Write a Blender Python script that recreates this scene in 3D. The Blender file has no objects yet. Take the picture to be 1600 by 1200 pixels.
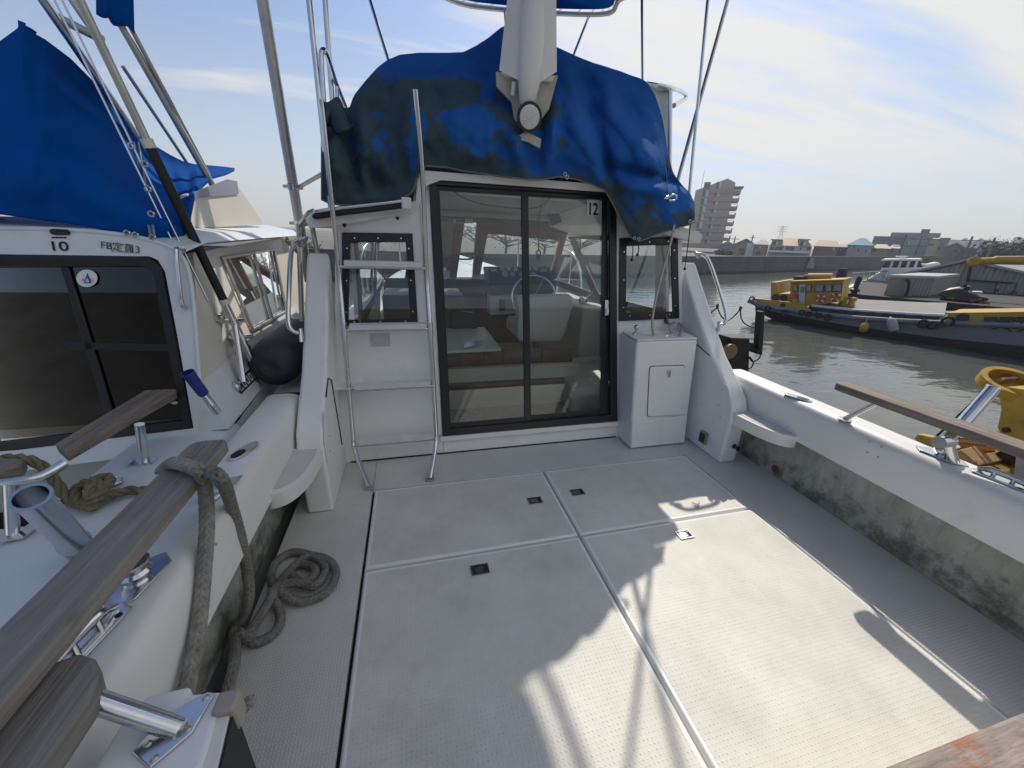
import bpy, math, random
from mathutils import Vector, Matrix, noise
random.seed(7)
sc = bpy.context.scene
col = sc.collection
R_ = math.radians

# ------------------------------------------------------------------ camera
FPX, VPX, VPY, SLP, CAMZ = 600.0, 638.0, 362.0, 0.04, 1.6
cY = Vector((VPX-800, VPY-600, FPX)).normalized()
cX = Vector((1, SLP, 0)); cX = (cX-cX.dot(cY)*cY).normalized()
cZ = cY.cross(cX)
if cZ.y > 0: cZ = -cZ
CAM = Vector((0, 0, CAMZ))
def ray(u, v):
    d = Vector((u-800, v-600, FPX))
    return Vector((cX.dot(d), cY.dot(d), cZ.dot(d)))
cam_d = bpy.data.cameras.new('camera'); cam = bpy.data.objects.new('camera', cam_d); col.objects.link(cam)
cam_d.sensor_width = 36; cam_d.lens = 36*FPX/1600; cam_d.clip_start = 0.02; cam_d.clip_end = 6000
right = Vector((cX.x, cY.x, cZ.x)); down = Vector((cX.y, cY.y, cZ.y)); fwd = Vector((cX.z, cY.z, cZ.z))
m = Matrix((right, -down, -fwd)).transposed().to_4x4(); m.translation = CAM
cam.matrix_world = m
sc.camera = cam

# ------------------------------------------------------------------ sky, sun, exposure
SUN = Vector((0.55, 0.87, 1.0)).normalized()
SUN_EL = math.asin(SUN.z); SUN_AZ = math.atan2(SUN.x, SUN.y)
w = bpy.data.worlds.new('World'); sc.world = w; w.use_nodes = True
nt = w.node_tree; nt.nodes.clear()
def wn(t, **k):
    n = nt.nodes.new(t)
    for a, b in k.items(): setattr(n, a, b)
    return n
out = wn('ShaderNodeOutputWorld'); bg = wn('ShaderNodeBackground')
sky = wn('ShaderNodeTexSky', sky_type='NISHITA'); sky.sun_disc = False
sky.sun_elevation = SUN_EL; sky.sun_rotation = SUN_AZ; sky.air_density = 1.0; sky.dust_density = .7; sky.ozone_density = 2.0
tc = wn('ShaderNodeTexCoord'); sep = wn('ShaderNodeSeparateXYZ'); nt.links.new(tc.outputs['Generated'], sep.inputs[0])
# project the view direction on a flat cloud layer
mz = wn('ShaderNodeMath', operation='MAXIMUM'); nt.links.new(sep.outputs[2], mz.inputs[0]); mz.inputs[1].default_value = 0.0
az = wn('ShaderNodeMath', operation='ADD'); nt.links.new(mz.outputs[0], az.inputs[0]); az.inputs[1].default_value = 0.12
dx = wn('ShaderNodeMath', operation='DIVIDE'); nt.links.new(sep.outputs[0], dx.inputs[0]); nt.links.new(az.outputs[0], dx.inputs[1])
dy = wn('ShaderNodeMath', operation='DIVIDE'); nt.links.new(sep.outputs[1], dy.inputs[0]); nt.links.new(az.outputs[0], dy.inputs[1])
cmb = wn('ShaderNodeCombineXYZ'); nt.links.new(dx.outputs[0], cmb.inputs[0]); nt.links.new(dy.outputs[0], cmb.inputs[1])
mp = wn('ShaderNodeMapping'); nt.links.new(cmb.outputs[0], mp.inputs[0]); mp.inputs['Rotation'].default_value = (0, 0, R_(52)); mp.inputs['Scale'].default_value = (0.34, 2.3, 1); mp.inputs['Location'].default_value = (3.1, 0.55, 0)
n1 = wn('ShaderNodeTexNoise'); n1.inputs['Scale'].default_value = 0.9; n1.inputs['Detail'].default_value = 7; n1.inputs['Roughness'].default_value = 0.55; n1.inputs['Distortion'].default_value = 0.35
nt.links.new(mp.outputs[0], n1.inputs['Vector'])
# large-scale cover: cloudier to starboard
n2 = wn('ShaderNodeTexNoise'); n2.inputs['Scale'].default_value = 0.35; n2.inputs['Detail'].default_value = 2
nt.links.new(cmb.outputs[0], n2.inputs['Vector'])
ad = wn('ShaderNodeMath', operation='MULTIPLY_ADD'); nt.links.new(sep.outputs[0], ad.inputs[0]); ad.inputs[1].default_value = 0.16; nt.links.new(n1.outputs[0], ad.inputs[2])
ad2 = wn('ShaderNodeMath', operation='MULTIPLY_ADD'); nt.links.new(n2.outputs[0], ad2.inputs[0]); ad2.inputs[1].default_value = 0.25; nt.links.new(ad.outputs[0], ad2.inputs[2])
rmp = wn('ShaderNodeValToRGB'); rmp.color_ramp.elements[0].position = 0.64; rmp.color_ramp.elements[1].position = 0.76
rmp.color_ramp.elements[0].color = (0, 0, 0, 1); rmp.color_ramp.elements[1].color = (0.9, 0.9, 0.9, 1)
nt.links.new(ad2.outputs[0], rmp.inputs[0])
# clouds brighten towards the sun
sv = wn('ShaderNodeVectorMath', operation='DOT_PRODUCT'); nt.links.new(tc.outputs['Generated'], sv.inputs[0]); sv.inputs[1].default_value = SUN
sp = wn('ShaderNodeMapRange'); nt.links.new(sv.outputs['Value'], sp.inputs[0]); sp.inputs[1].default_value = 0.1; sp.inputs[2].default_value = 1.0; sp.inputs[3].default_value = 0.55; sp.inputs[4].default_value = 1.0
ccol = wn('ShaderNodeMix', data_type='RGBA'); ccol.inputs[6].default_value = (3.3, 3.45, 3.7, 1); ccol.inputs[7].default_value = (5.6, 5.5, 5.25, 1); nt.links.new(sp.outputs[0], ccol.inputs[0])
# pale haze veil near the horizon, as thick air gives it
hz = wn('ShaderNodeMapRange', interpolation_type='SMOOTHSTEP'); nt.links.new(sep.outputs[2], hz.inputs[0]); hz.inputs[1].default_value = -0.02; hz.inputs[2].default_value = 0.42; hz.inputs[3].default_value = 0.7; hz.inputs[4].default_value = 0.04
veil = wn('ShaderNodeMix', data_type='RGBA'); nt.links.new(hz.outputs[0], veil.inputs[0]); dk_ = wn('ShaderNodeMix', data_type='RGBA', blend_type='MULTIPLY'); dk_.inputs[0].default_value = 1; nt.links.new(sky.outputs[0], dk_.inputs[6]); dk_.inputs[7].default_value = (.74,.75,.80,1); nt.links.new(dk_.outputs[2], veil.inputs[6]); veil.inputs[7].default_value = (3.9, 4.0, 4.05, 1)
mx = wn('ShaderNodeMix', data_type='RGBA'); lowf = wn('ShaderNodeMapRange', interpolation_type='SMOOTHSTEP'); nt.links.new(sep.outputs[2], lowf.inputs[0]); lowf.inputs[1].default_value = .04; lowf.inputs[2].default_value = .2; cf = wn('ShaderNodeMath', operation='MULTIPLY'); nt.links.new(rmp.outputs[0], cf.inputs[0]); nt.links.new(lowf.outputs[0], cf.inputs[1]); nt.links.new(cf.outputs[0], mx.inputs[0]); nt.links.new(veil.outputs[2], mx.inputs[6]); nt.links.new(ccol.outputs[2], mx.inputs[7])
nt.links.new(mx.outputs[2], bg.inputs[0]); bg.inputs[1].default_value = 0.115
nt.links.new(bg.outputs[0], out.inputs[0])
sd = bpy.data.lights.new('sun', 'SUN'); sd.energy = 2.8; sd.angle = R_(0.65); sd.color = (1.0, 0.92, 0.80)
so = bpy.data.objects.new('sun', sd); col.objects.link(so); so.rotation_euler = SUN.to_track_quat('Z', 'Y').to_euler(); so.location = (5, 8, 12)
sc.view_settings.view_transform = 'Standard'; sc.view_settings.look = 'None'; sc.view_settings.gamma = 1; sc.view_settings.exposure = 0.47
sc.view_settings.use_curve_mapping = False
sc.cycles.max_bounces = 10; sc.cycles.transparent_max_bounces = 24; sc.cycles.use_denoising = True
sc.cycles.sample_clamp_indirect = 8; sc.cycles.caustics_reflective = False; sc.cycles.caustics_refractive = False

# ------------------------------------------------------------------ measuring: pixel of the photograph + a known plane -> a point
def pz(u, v, z=0.0):
    r = ray(u, v); return CAM+r*((z-CAMZ)/r.z)
def py(u, v, y):
    r = ray(u, v); return CAM+r*(y/r.y)
def px(u, v, x):
    r = ray(u, v); return CAM+r*(x/r.x)
def pl(u, v, y0=2.63, k=.22):
    r = ray(u, v); return CAM+r*((y0+k*CAMZ)/(r.y-k*r.z))

# ------------------------------------------------------------------ mesh building
class MB:
    def __init__(s): s.v = []; s.f = []; s.m = []
    def add(s, vs, fs, mi=0):
        b = len(s.v); s.v += [tuple(p) for p in vs]; s.f += [tuple(b+i for i in f) for f in fs]; s.m += [mi]*len(fs); return s
    def hexa(s, p, mi=0): return s.add(p, [(3,2,1,0),(4,5,6,7),(0,1,5,4),(1,2,6,5),(2,3,7,6),(3,0,4,7)], mi)
    def box(s, x0, x1, y0, y1, z0, z1, mi=0):
        return s.hexa([(x0,y0,z0),(x1,y0,z0),(x1,y1,z0),(x0,y1,z0),(x0,y0,z1),(x1,y0,z1),(x1,y1,z1),(x0,y1,z1)], mi)
    def poly(s, p, mi=0): return s.add(p, [tuple(range(len(p)))], mi)
    def prism(s, p, vec, mi=0):
        p = [Vector(q) for q in p]; vec = Vector(vec); n = len(p)
        nn = Vector((0,0,0))
        for i in range(n): nn += p[i].cross(p[(i+1) % n])
        if nn.dot(vec) > 0: p.reverse()
        return s.add(p+[q+vec for q in p], [tuple(range(n)), tuple(range(2*n-1, n-1, -1))]+[(i, i+n, (i+1) % n+n, (i+1) % n)[::1] for i in range(n)], mi)
    def frame(s, outer, inner, vec, mi=0):
        o = [Vector(q) for q in outer]; i_ = [Vector(q) for q in inner]; vec = Vector(vec); n = len(o); b = len(s.v)
        vs = o+i_+[q+vec for q in o]+[q+vec for q in i_]; fs = []
        for i in range(n):
            j = (i+1) % n
            fs += [(i,j,n+j,n+i), (2*n+j,2*n+i,3*n+i,3*n+j), (j,i,2*n+i,2*n+j), (n+i,n+j,3*n+j,3*n+i)]
        return s.add(vs, fs, mi)
    def tube(s, pts, r, n=10, cap=True, mi=0, flat=1.0):
        pts = [Vector(p) for p in pts]; k = len(pts); rs = r if isinstance(r, (list, tuple)) else [r]*k
        t0 = (pts[1]-pts[0]).normalized(); up = Vector((0,0,1)) if abs(t0.z) < .9 else Vector((1,0,0))
        nrm = (up-up.dot(t0)*t0).normalized(); vs = []
        for i in range(k):
            a = pts[max(i-1,0)]; b = pts[min(i+1,k-1)]; t = (b-a).normalized()
            nrm = (nrm-nrm.dot(t)*t).normalized(); bi = t.cross(nrm)
            for j in range(n):
                an = 2*math.pi*j/n; vs.append(pts[i]+(nrm*math.cos(an)*flat+bi*math.sin(an))*rs[i])
        fs = [(i*n+j, i*n+(j+1) % n, (i+1)*n+(j+1) % n, (i+1)*n+j) for i in range(k-1) for j in range(n)]
        if cap: fs += [tuple(range(n-1,-1,-1)), tuple((k-1)*n+j for j in range(n))]
        return s.add(vs, fs, mi)
    def lathe(s, prof, org, axis=(0,0,1), n=20, mi=0):
        ax = Vector(axis).normalized(); up = Vector((0,0,1)) if abs(ax.z) < .9 else Vector((1,0,0))
        a = (up-up.dot(ax)*ax).normalized(); b = ax.cross(a); org = Vector(org); vs = []
        for (r, h) in prof:
            for j in range(n):
                an = 2*math.pi*j/n; vs.append(org+ax*h+(a*math.cos(an)+b*math.sin(an))*r)
        k = len(prof)
        fs = [(i*n+j, i*n+(j+1) % n, (i+1)*n+(j+1) % n, (i+1)*n+j) for i in range(k-1) for j in range(n)]
        if prof[0][0] > 1e-4: fs.append(tuple(range(n-1,-1,-1)))
        if prof[-1][0] > 1e-4: fs.append(tuple((k-1)*n+j for j in range(n)))
        return s.add(vs, fs, mi)
    def grid(s, rows, mi=0, close=False):
        nr = len(rows); nc = len(rows[0]); vs = [p for r in rows for p in r]
        return s.add(vs, [(i*nc+j, i*nc+(j+1) % nc, (i+1)*nc+(j+1) % nc, (i+1)*nc+j) for i in range(nr-1) for j in range(nc if close else nc-1)], mi)
    def build(s, name, mat, parent=None, smooth=None, bevel=0, seg=2, solid=0, flip=False, recalc=True):
        me = bpy.data.meshes.new(name); v = s.v; loc = None
        if parent is None:
            xs = [p[0] for p in v]; ys = [p[1] for p in v]; zs = [p[2] for p in v]
            loc = Vector(((min(xs)+max(xs))/2, (min(ys)+max(ys))/2, min(zs)))
            v = [(p[0]-loc.x, p[1]-loc.y, p[2]-loc.z) for p in v]
        me.from_pydata(v, [], s.f)
        mats = mat if isinstance(mat, (list, tuple)) else [mat]
        for q in mats: me.materials.append(q)
        if len(mats) > 1: me.polygons.foreach_set('material_index', s.m)
        me.validate(); me.update()
        if recalc:
            import bmesh
            bm = bmesh.new(); bm.from_mesh(me); bmesh.ops.recalc_face_normals(bm, faces=bm.faces); bm.to_mesh(me); bm.free()
        if smooth is not None:
            me.polygons.foreach_set('use_smooth', [True]*len(me.polygons))
            me.set_sharp_from_angle(angle=R_(smooth))
        o = bpy.data.objects.new(name, me); col.objects.link(o)
        if parent is not None: attach(o, parent)
        else: o.location = loc
        if solid:
            md = o.modifiers.new('thickness', 'SOLIDIFY'); md.thickness = solid; md.offset = 0
        if bevel:
            md = o.modifiers.new('bevel', 'BEVEL'); md.width = bevel; md.segments = seg; md.limit_method = 'ANGLE'; md.angle_limit = R_(35); md.harden_normals = False
            me.polygons.foreach_set('use_smooth', [True]*len(me.polygons)); me.set_sharp_from_angle(angle=R_(50))
        return o
def attach(o, parent):
    o.parent = parent
    if parent.type == 'EMPTY': o.matrix_parent_inverse = Matrix.Translation(-parent.location)
def tag(o, label=None, cat=None, group=None, kind=None):
    if label: o['label'] = label
    if cat: o['category'] = cat
    if group: o['group'] = group
    if kind: o['kind'] = kind
    return o
def thing(name, label, cat, loc, group=None):
    o = bpy.data.objects.new(name, None); col.objects.link(o); o.location = loc; o.empty_display_size = .2
    return tag(o, label, cat, group)
def inst(src, name, parent, loc, rot=(0,0,0), scale=(1,1,1)):
    o = bpy.data.objects.new(name, src.data); col.objects.link(o)
    for md in src.modifiers:
        if md.type == 'BEVEL':
            q = o.modifiers.new('bevel', 'BEVEL'); q.width = md.width; q.segments = md.segments; q.limit_method = 'ANGLE'; q.angle_limit = md.angle_limit
    o.location = loc; o.rotation_euler = rot; o.scale = scale
    if parent is not None: attach(o, parent)
    return o
def smoothpath(pts, per=8):
    P = [Vector(p) for p in pts]; res = []
    for i in range(len(P)-1):
        a = P[max(i-1,0)]; b = P[i]; c = P[i+1]; d = P[min(i+2,len(P)-1)]
        for k in range(per):
            t = k/per
            res.append(.5*((2*b)+(c-a)*t+(2*a-5*b+4*c-d)*t*t+(3*b-a-3*c+d)*t**3))
    res.append(P[-1]); return res
def resample(P, step):
    res = [P[0].copy()]; acc = 0
    for i in range(len(P)-1):
        a, b = P[i], P[i+1]; L = (b-a).length
        if L < 1e-9: continue
        d = step-acc
        while d <= L: res.append(a.lerp(b, d/L)); d += step
        acc = L-(d-step)
    return res

# ------------------------------------------------------------------ materials
def mat(name, base, rough=.5, metal=0, spec=.5, noise_amt=0, noise_scale=8, dark=None, bump=0, bump_scale=60, stretch=(1,1,1), coat=0, dirt=None, dirt_scale=3, dirt_pos=(.55,.75), dirt_stretch=(1,1,1), rough_var=0):
    m = bpy.data.materials.new(name); m.use_nodes = True; t = m.node_tree; b = t.nodes['Principled BSDF']
    b.inputs['Base Color'].default_value = (*base, 1); b.inputs['Roughness'].default_value = rough; b.inputs['Metallic'].default_value = metal
    b.inputs['Specular IOR Level'].default_value = spec; b.inputs['Coat Weight'].default_value = coat
    N = lambda k: t.nodes.new(k)
    L = t.links.new
    tcn = N('ShaderNodeTexCoord'); cur = None
    if noise_amt:
        mpn = N('ShaderNodeMapping'); mpn.inputs['Scale'].default_value = stretch; L(tcn.outputs['Object'], mpn.inputs[0])
        nz = N('ShaderNodeTexNoise'); nz.inputs['Scale'].default_value = noise_scale; nz.inputs['Detail'].default_value = 6; nz.inputs['Roughness'].default_value = .62; L(mpn.outputs[0], nz.inputs['Vector'])
        mr = N('ShaderNodeMapRange'); L(nz.outputs[0], mr.inputs[0]); mr.inputs[1].default_value = .3; mr.inputs[2].default_value = .7
        mxn = N('ShaderNodeMix'); mxn.data_type = 'RGBA'; L(mr.outputs[0], mxn.inputs[0])
        dk = dark or tuple(c*(1-noise_amt) for c in base)
        mxn.inputs[6].default_value = (*dk, 1); mxn.inputs[7].default_value = (*base, 1); cur = mxn.outputs[2]
        if rough_var:
            rr = N('ShaderNodeMapRange'); L(nz.outputs[0], rr.inputs[0]); rr.inputs[1].default_value = .3; rr.inputs[2].default_value = .7; rr.inputs[3].default_value = rough+rough_var; rr.inputs[4].default_value = rough; L(rr.outputs[0], b.inputs['Roughness'])
    if dirt:
        mpd = N('ShaderNodeMapping'); mpd.inputs['Scale'].default_value = dirt_stretch; L(tcn.outputs['Object'], mpd.inputs[0])
        nd = N('ShaderNodeTexNoise'); nd.inputs['Scale'].default_value = dirt_scale; nd.inputs['Detail'].default_value = 8; nd.inputs['Roughness'].default_value = .68; L(mpd.outputs[0], nd.inputs['Vector'])
        mr = N('ShaderNodeMapRange'); L(nd.outputs[0], mr.inputs[0]); mr.inputs[1].default_value = dirt_pos[0]; mr.inputs[2].default_value = dirt_pos[1]
        mxd = N('ShaderNodeMix'); mxd.data_type = 'RGBA'; L(mr.outputs[0], mxd.inputs[0])
        if cur: L(cur, mxd.inputs[6])
        else: mxd.inputs[6].default_value = (*base, 1)
        mxd.inputs[7].default_value = (*dirt, 1); cur = mxd.outputs[2]
    if cur: L(cur, b.inputs['Base Color'])
    if bump:
        mb_ = N('ShaderNodeMapping'); mb_.inputs['Scale'].default_value = stretch; L(tcn.outputs['Object'], mb_.inputs[0])
        nb = N('ShaderNodeTexNoise'); nb.inputs['Scale'].default_value = bump_scale; nb.inputs['Detail'].default_value = 5; L(mb_.outputs[0], nb.inputs['Vector'])
        bp = N('ShaderNodeBump'); bp.inputs['Strength'].default_value = bump; bp.inputs['Distance'].default_value = .01; L(nb.outputs[0], bp.inputs['Height']); L(bp.outputs[0], b.inputs['Normal'])
    return m
def glassmat(name, tint, refl=.08, rough=.0, haze=0.0, hazecol=(.6,.62,.62)):
    m = bpy.data.materials.new(name); m.use_nodes = True; t = m.node_tree; t.nodes.clear(); L = t.links.new; N = t.nodes.new
    o = N('ShaderNodeOutputMaterial'); tr = N('ShaderNodeBsdfTransparent'); tr.inputs[0].default_value = (*tint, 1)
    gl = N('ShaderNodeBsdfGlossy'); gl.inputs['Roughness'].default_value = rough; gl.inputs[0].default_value = (1,1,1,1)
    fr = N('ShaderNodeFresnel'); fr.inputs[0].default_value = 1.5
    ma = N('ShaderNodeMath'); ma.operation = 'MULTIPLY_ADD'; L(fr.outputs[0], ma.inputs[0]); ma.inputs[1].default_value = 1.0; ma.inputs[2].default_value = refl-.04
    mx_ = N('ShaderNodeMixShader'); L(ma.outputs[0], mx_.inputs[0]); L(tr.outputs[0], mx_.inputs[1]); L(gl.outputs[0], mx_.inputs[2]); last = mx_
    if haze:
        df = N('ShaderNodeBsdfDiffuse'); df.inputs[0].default_value = (*hazecol, 1)
        nz = N('ShaderNodeTexNoise'); nz.inputs['Scale'].default_value = 3; nz.inputs['Detail'].default_value = 6; tc_ = N('ShaderNodeTexCoord'); L(tc_.outputs['Object'], nz.inputs['Vector'])
        mr = N('ShaderNodeMapRange'); L(nz.outputs[0], mr.inputs[0]); mr.inputs[1].default_value = .3; mr.inputs[2].default_value = .75; mr.inputs[3].default_value = haze*.5; mr.inputs[4].default_value = haze*1.3
        m2 = N('ShaderNodeMixShader'); L(mr.outputs[0], m2.inputs[0]); L(mx_.outputs[0], m2.inputs[1]); L(df.outputs[0], m2.inputs[2]); last = m2
    L(last.outputs[0], o.inputs[0]); return m
M = {}
M['gel'] = mat('gelcoat', (.83,.83,.81), .32, noise_amt=.05, noise_scale=2.5, dirt=(.58,.57,.52), dirt_scale=5, dirt_pos=(.56,.9), bump=.02, bump_scale=4, rough_var=.15)
M['gel2'] = mat('neighbour gelcoat', (.72,.76,.78), .35, noise_amt=.06, noise_scale=2, dirt=(.5,.52,.5), dirt_scale=4, dirt_pos=(.58,.95))
M['cream'] = mat('cream gelcoat', (.74,.71,.64), .35, noise_amt=.06, noise_scale=2)
M['steel'] = mat('polished stainless steel', (.72,.73,.75), .14, 1, noise_amt=.12, noise_scale=14, rough_var=.12)
M['alu'] = mat('aluminium tube', (.55,.54,.52), .38, 1, noise_amt=.2, noise_scale=9, rough_var=.15)
M['frame'] = mat('dark anodised frame', (.012,.013,.016), .38, noise_amt=.3, noise_scale=20)
M['rubber'] = mat('black rubber', (.015,.015,.017), .65)
M['black'] = mat('black', (.01,.01,.011), .55)
M['gap'] = mat('dark seam', (.02,.02,.02), .8)
M['glass'] = glassmat('clear glass', (.95,.975,.97), .04, haze=.008)
M['glassf'] = glassmat('windscreen glass', (.86,.95,.95), .05, haze=.05, hazecol=(.55,.68,.68))
M['smoked'] = glassmat('smoked glass', (.05,.05,.05), .035)
M['wood'] = mat('varnished mahogany', (.19,.085,.045), .35, noise_amt=.45, noise_scale=6, stretch=(1,6,1))
M['panel'] = mat('brown panelling', (.16,.11,.085), .5, noise_amt=.3, noise_scale=5)
M['vinyl'] = mat('white vinyl', (.74,.74,.66), .45, noise_amt=.08, noise_scale=9, bump=.08, bump_scale=40)
M['vinylc'] = mat('cream vinyl', (.60,.58,.50), .5, noise_amt=.1, noise_scale=6)
M['headl'] = mat('headliner', (.55,.56,.55), .8)
M['plastic'] = mat('black plastic', (.02,.022,.025), .45)
M['white'] = mat('white paint', (.8,.8,.79), .4, noise_amt=.04, noise_scale=6)
M['tread'] = mat('ladder tread plastic', (.72,.71,.68), .5, noise_amt=.08, noise_scale=20)
def teak(name, a, b, c, scale=3):
    m = mat(name, a, .8, noise_amt=1, noise_scale=scale, dark=b, stretch=(14,.9,14), bump=.5, bump_scale=7, dirt=c, dirt_scale=9, dirt_pos=(.58,.8), dirt_stretch=(2,.35,2))
    return m
M['teak'] = teak('weathered teak', (.31,.29,.265), (.16,.145,.132), (.09,.078,.068))
M['teak2'] = teak('weathered teak, browner', (.30,.255,.21), (.14,.11,.088), (.07,.05,.038))
M['teakr'] = mat('old pink teak', (.40,.33,.29), .75, noise_amt=.45, noise_scale=12, stretch=(1,5,1), dirt=(.34,.13,.06), dirt_scale=3.2, dirt_pos=(.5,.58), bump=.3, bump_scale=30)
# ------------------------------------------------------------------ special materials
def nodes_of(m):
    t = m.node_tree; return t, t.nodes.new, t.links.new, t.nodes['Principled BSDF']
def nonskid(name, base, pitch=.016, bst=.95):
    m = mat(name, base, .55); t, N, L, b = nodes_of(m)
    tcn = N('ShaderNodeTexCoord'); vo = N('ShaderNodeTexVoronoi'); vo.inputs['Scale'].default_value = 1/pitch; vo.inputs['Randomness'].default_value = 0.04
    mpn = N('ShaderNodeMapping'); mpn.inputs['Rotation'].default_value = (0,0,R_(0)); L(tcn.outputs['Object'], mpn.inputs[0]); L(mpn.outputs[0], vo.inputs['Vector'])
    mr = N('ShaderNodeMapRange'); mr.interpolation_type = 'SMOOTHSTEP'; L(vo.outputs['Distance'], mr.inputs[0]); mr.inputs[1].default_value = .2; mr.inputs[2].default_value = .44; mr.inputs[3].default_value = 1; mr.inputs[4].default_value = 0
    bp = N('ShaderNodeBump'); bp.inputs['Strength'].default_value = bst; bp.inputs['Distance'].default_value = .0045; L(mr.outputs[0], bp.inputs['Height']); L(bp.outputs[0], b.inputs['Normal'])
    nz = N('ShaderNodeTexNoise'); nz.inputs['Scale'].default_value = 2.2; nz.inputs['Detail'].default_value = 7; nz.inputs['Roughness'].default_value = .7; L(tcn.outputs['Object'], nz.inputs['Vector'])
    r2 = N('ShaderNodeMapRange'); L(nz.outputs[0], r2.inputs[0]); r2.inputs[1].default_value = .35; r2.inputs[2].default_value = .75; r2.inputs[3].default_value = 0.02; r2.inputs[4].default_value = .38
    inv = N('ShaderNodeMath'); inv.operation = 'SUBTRACT'; inv.inputs[0].default_value = 1.15; L(mr.outputs[0], inv.inputs[1])
    mu = N('ShaderNodeMath'); mu.operation = 'MULTIPLY'; L(inv.outputs[0], mu.inputs[0]); L(r2.outputs[0], mu.inputs[1])
    mxn = N('ShaderNodeMix'); mxn.data_type = 'RGBA'; L(mu.outputs[0], mxn.inputs[0]); mxn.inputs[6].default_value = (*base,1); mxn.inputs[7].default_value = (.27,.26,.23,1)
    n3 = N('ShaderNodeTexNoise'); n3.inputs['Scale'].default_value = 55; n3.inputs['Detail'].default_value = 4; n3.inputs['Roughness'].default_value = .8; L(tcn.outputs['Object'], n3.inputs['Vector'])
    r3 = N('ShaderNodeMapRange'); L(n3.outputs[0], r3.inputs[0]); r3.inputs[1].default_value = .66; r3.inputs[2].default_value = .74; r3.inputs[4].default_value = .3
    m3 = N('ShaderNodeMix'); m3.data_type = 'RGBA'; L(r3.outputs[0], m3.inputs[0]); L(mxn.outputs[2], m3.inputs[6]); m3.inputs[7].default_value = (.2,.19,.17,1)
    L(m3.outputs[2], b.inputs['Base Color']); return m
M['nonskid'] = nonskid('moulded non-skid deck', (.75,.73,.67))
M['nonskid2'] = nonskid('moulded side deck', (.68,.67,.64), .012, .4)
def grime(name):
    m = mat(name, (.52,.53,.49), .55); t, N, L, b = nodes_of(m)
    tcn = N('ShaderNodeTexCoord')
    def nz(sx, sy, sz, sc_, det=7, ro=.68):
        mp_ = N('ShaderNodeMapping'); mp_.inputs['Scale'].default_value = (sx,sy,sz); L(tcn.outputs['Object'], mp_.inputs[0])
        q = N('ShaderNodeTexNoise'); q.inputs['Scale'].default_value = sc_; q.inputs['Detail'].default_value = det; q.inputs['Roughness'].default_value = ro; L(mp_.outputs[0], q.inputs['Vector']); return q.outputs[0]
    def mrange(x, a, b_, c=0, d=1):
        q = N('ShaderNodeMapRange'); L(x, q.inputs[0]); q.inputs[1].default_value = a; q.inputs[2].default_value = b_; q.inputs[3].default_value = c; q.inputs[4].default_value = d; return q.outputs[0]
    def mixc(f, a, colr):
        q = N('ShaderNodeMix'); q.data_type = 'RGBA'; L(f, q.inputs[0])
        if isinstance(a, tuple): q.inputs[6].default_value = (*a,1)
        else: L(a, q.inputs[6])
        q.inputs[7].default_value = (*colr,1); return q.outputs[2]
    a = mixc(mrange(nz(1,1.6,1.2,3.5), .36, .64, 0, .8), (.50,.51,.46), (.30,.31,.26))
    a = mixc(mrange(nz(1,5,.9,4,9,.75), .48, .74, 0, .65), a, (.19,.20,.145))
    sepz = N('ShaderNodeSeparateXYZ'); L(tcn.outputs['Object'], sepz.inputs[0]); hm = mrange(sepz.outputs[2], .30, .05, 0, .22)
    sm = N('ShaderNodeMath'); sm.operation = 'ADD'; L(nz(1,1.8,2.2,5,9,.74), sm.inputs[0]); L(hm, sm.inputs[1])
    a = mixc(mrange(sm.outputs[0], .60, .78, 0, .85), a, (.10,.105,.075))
    L(a, b.inputs['Base Color']); return m
M['grime'] = grime('algae-stained liner')
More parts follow.
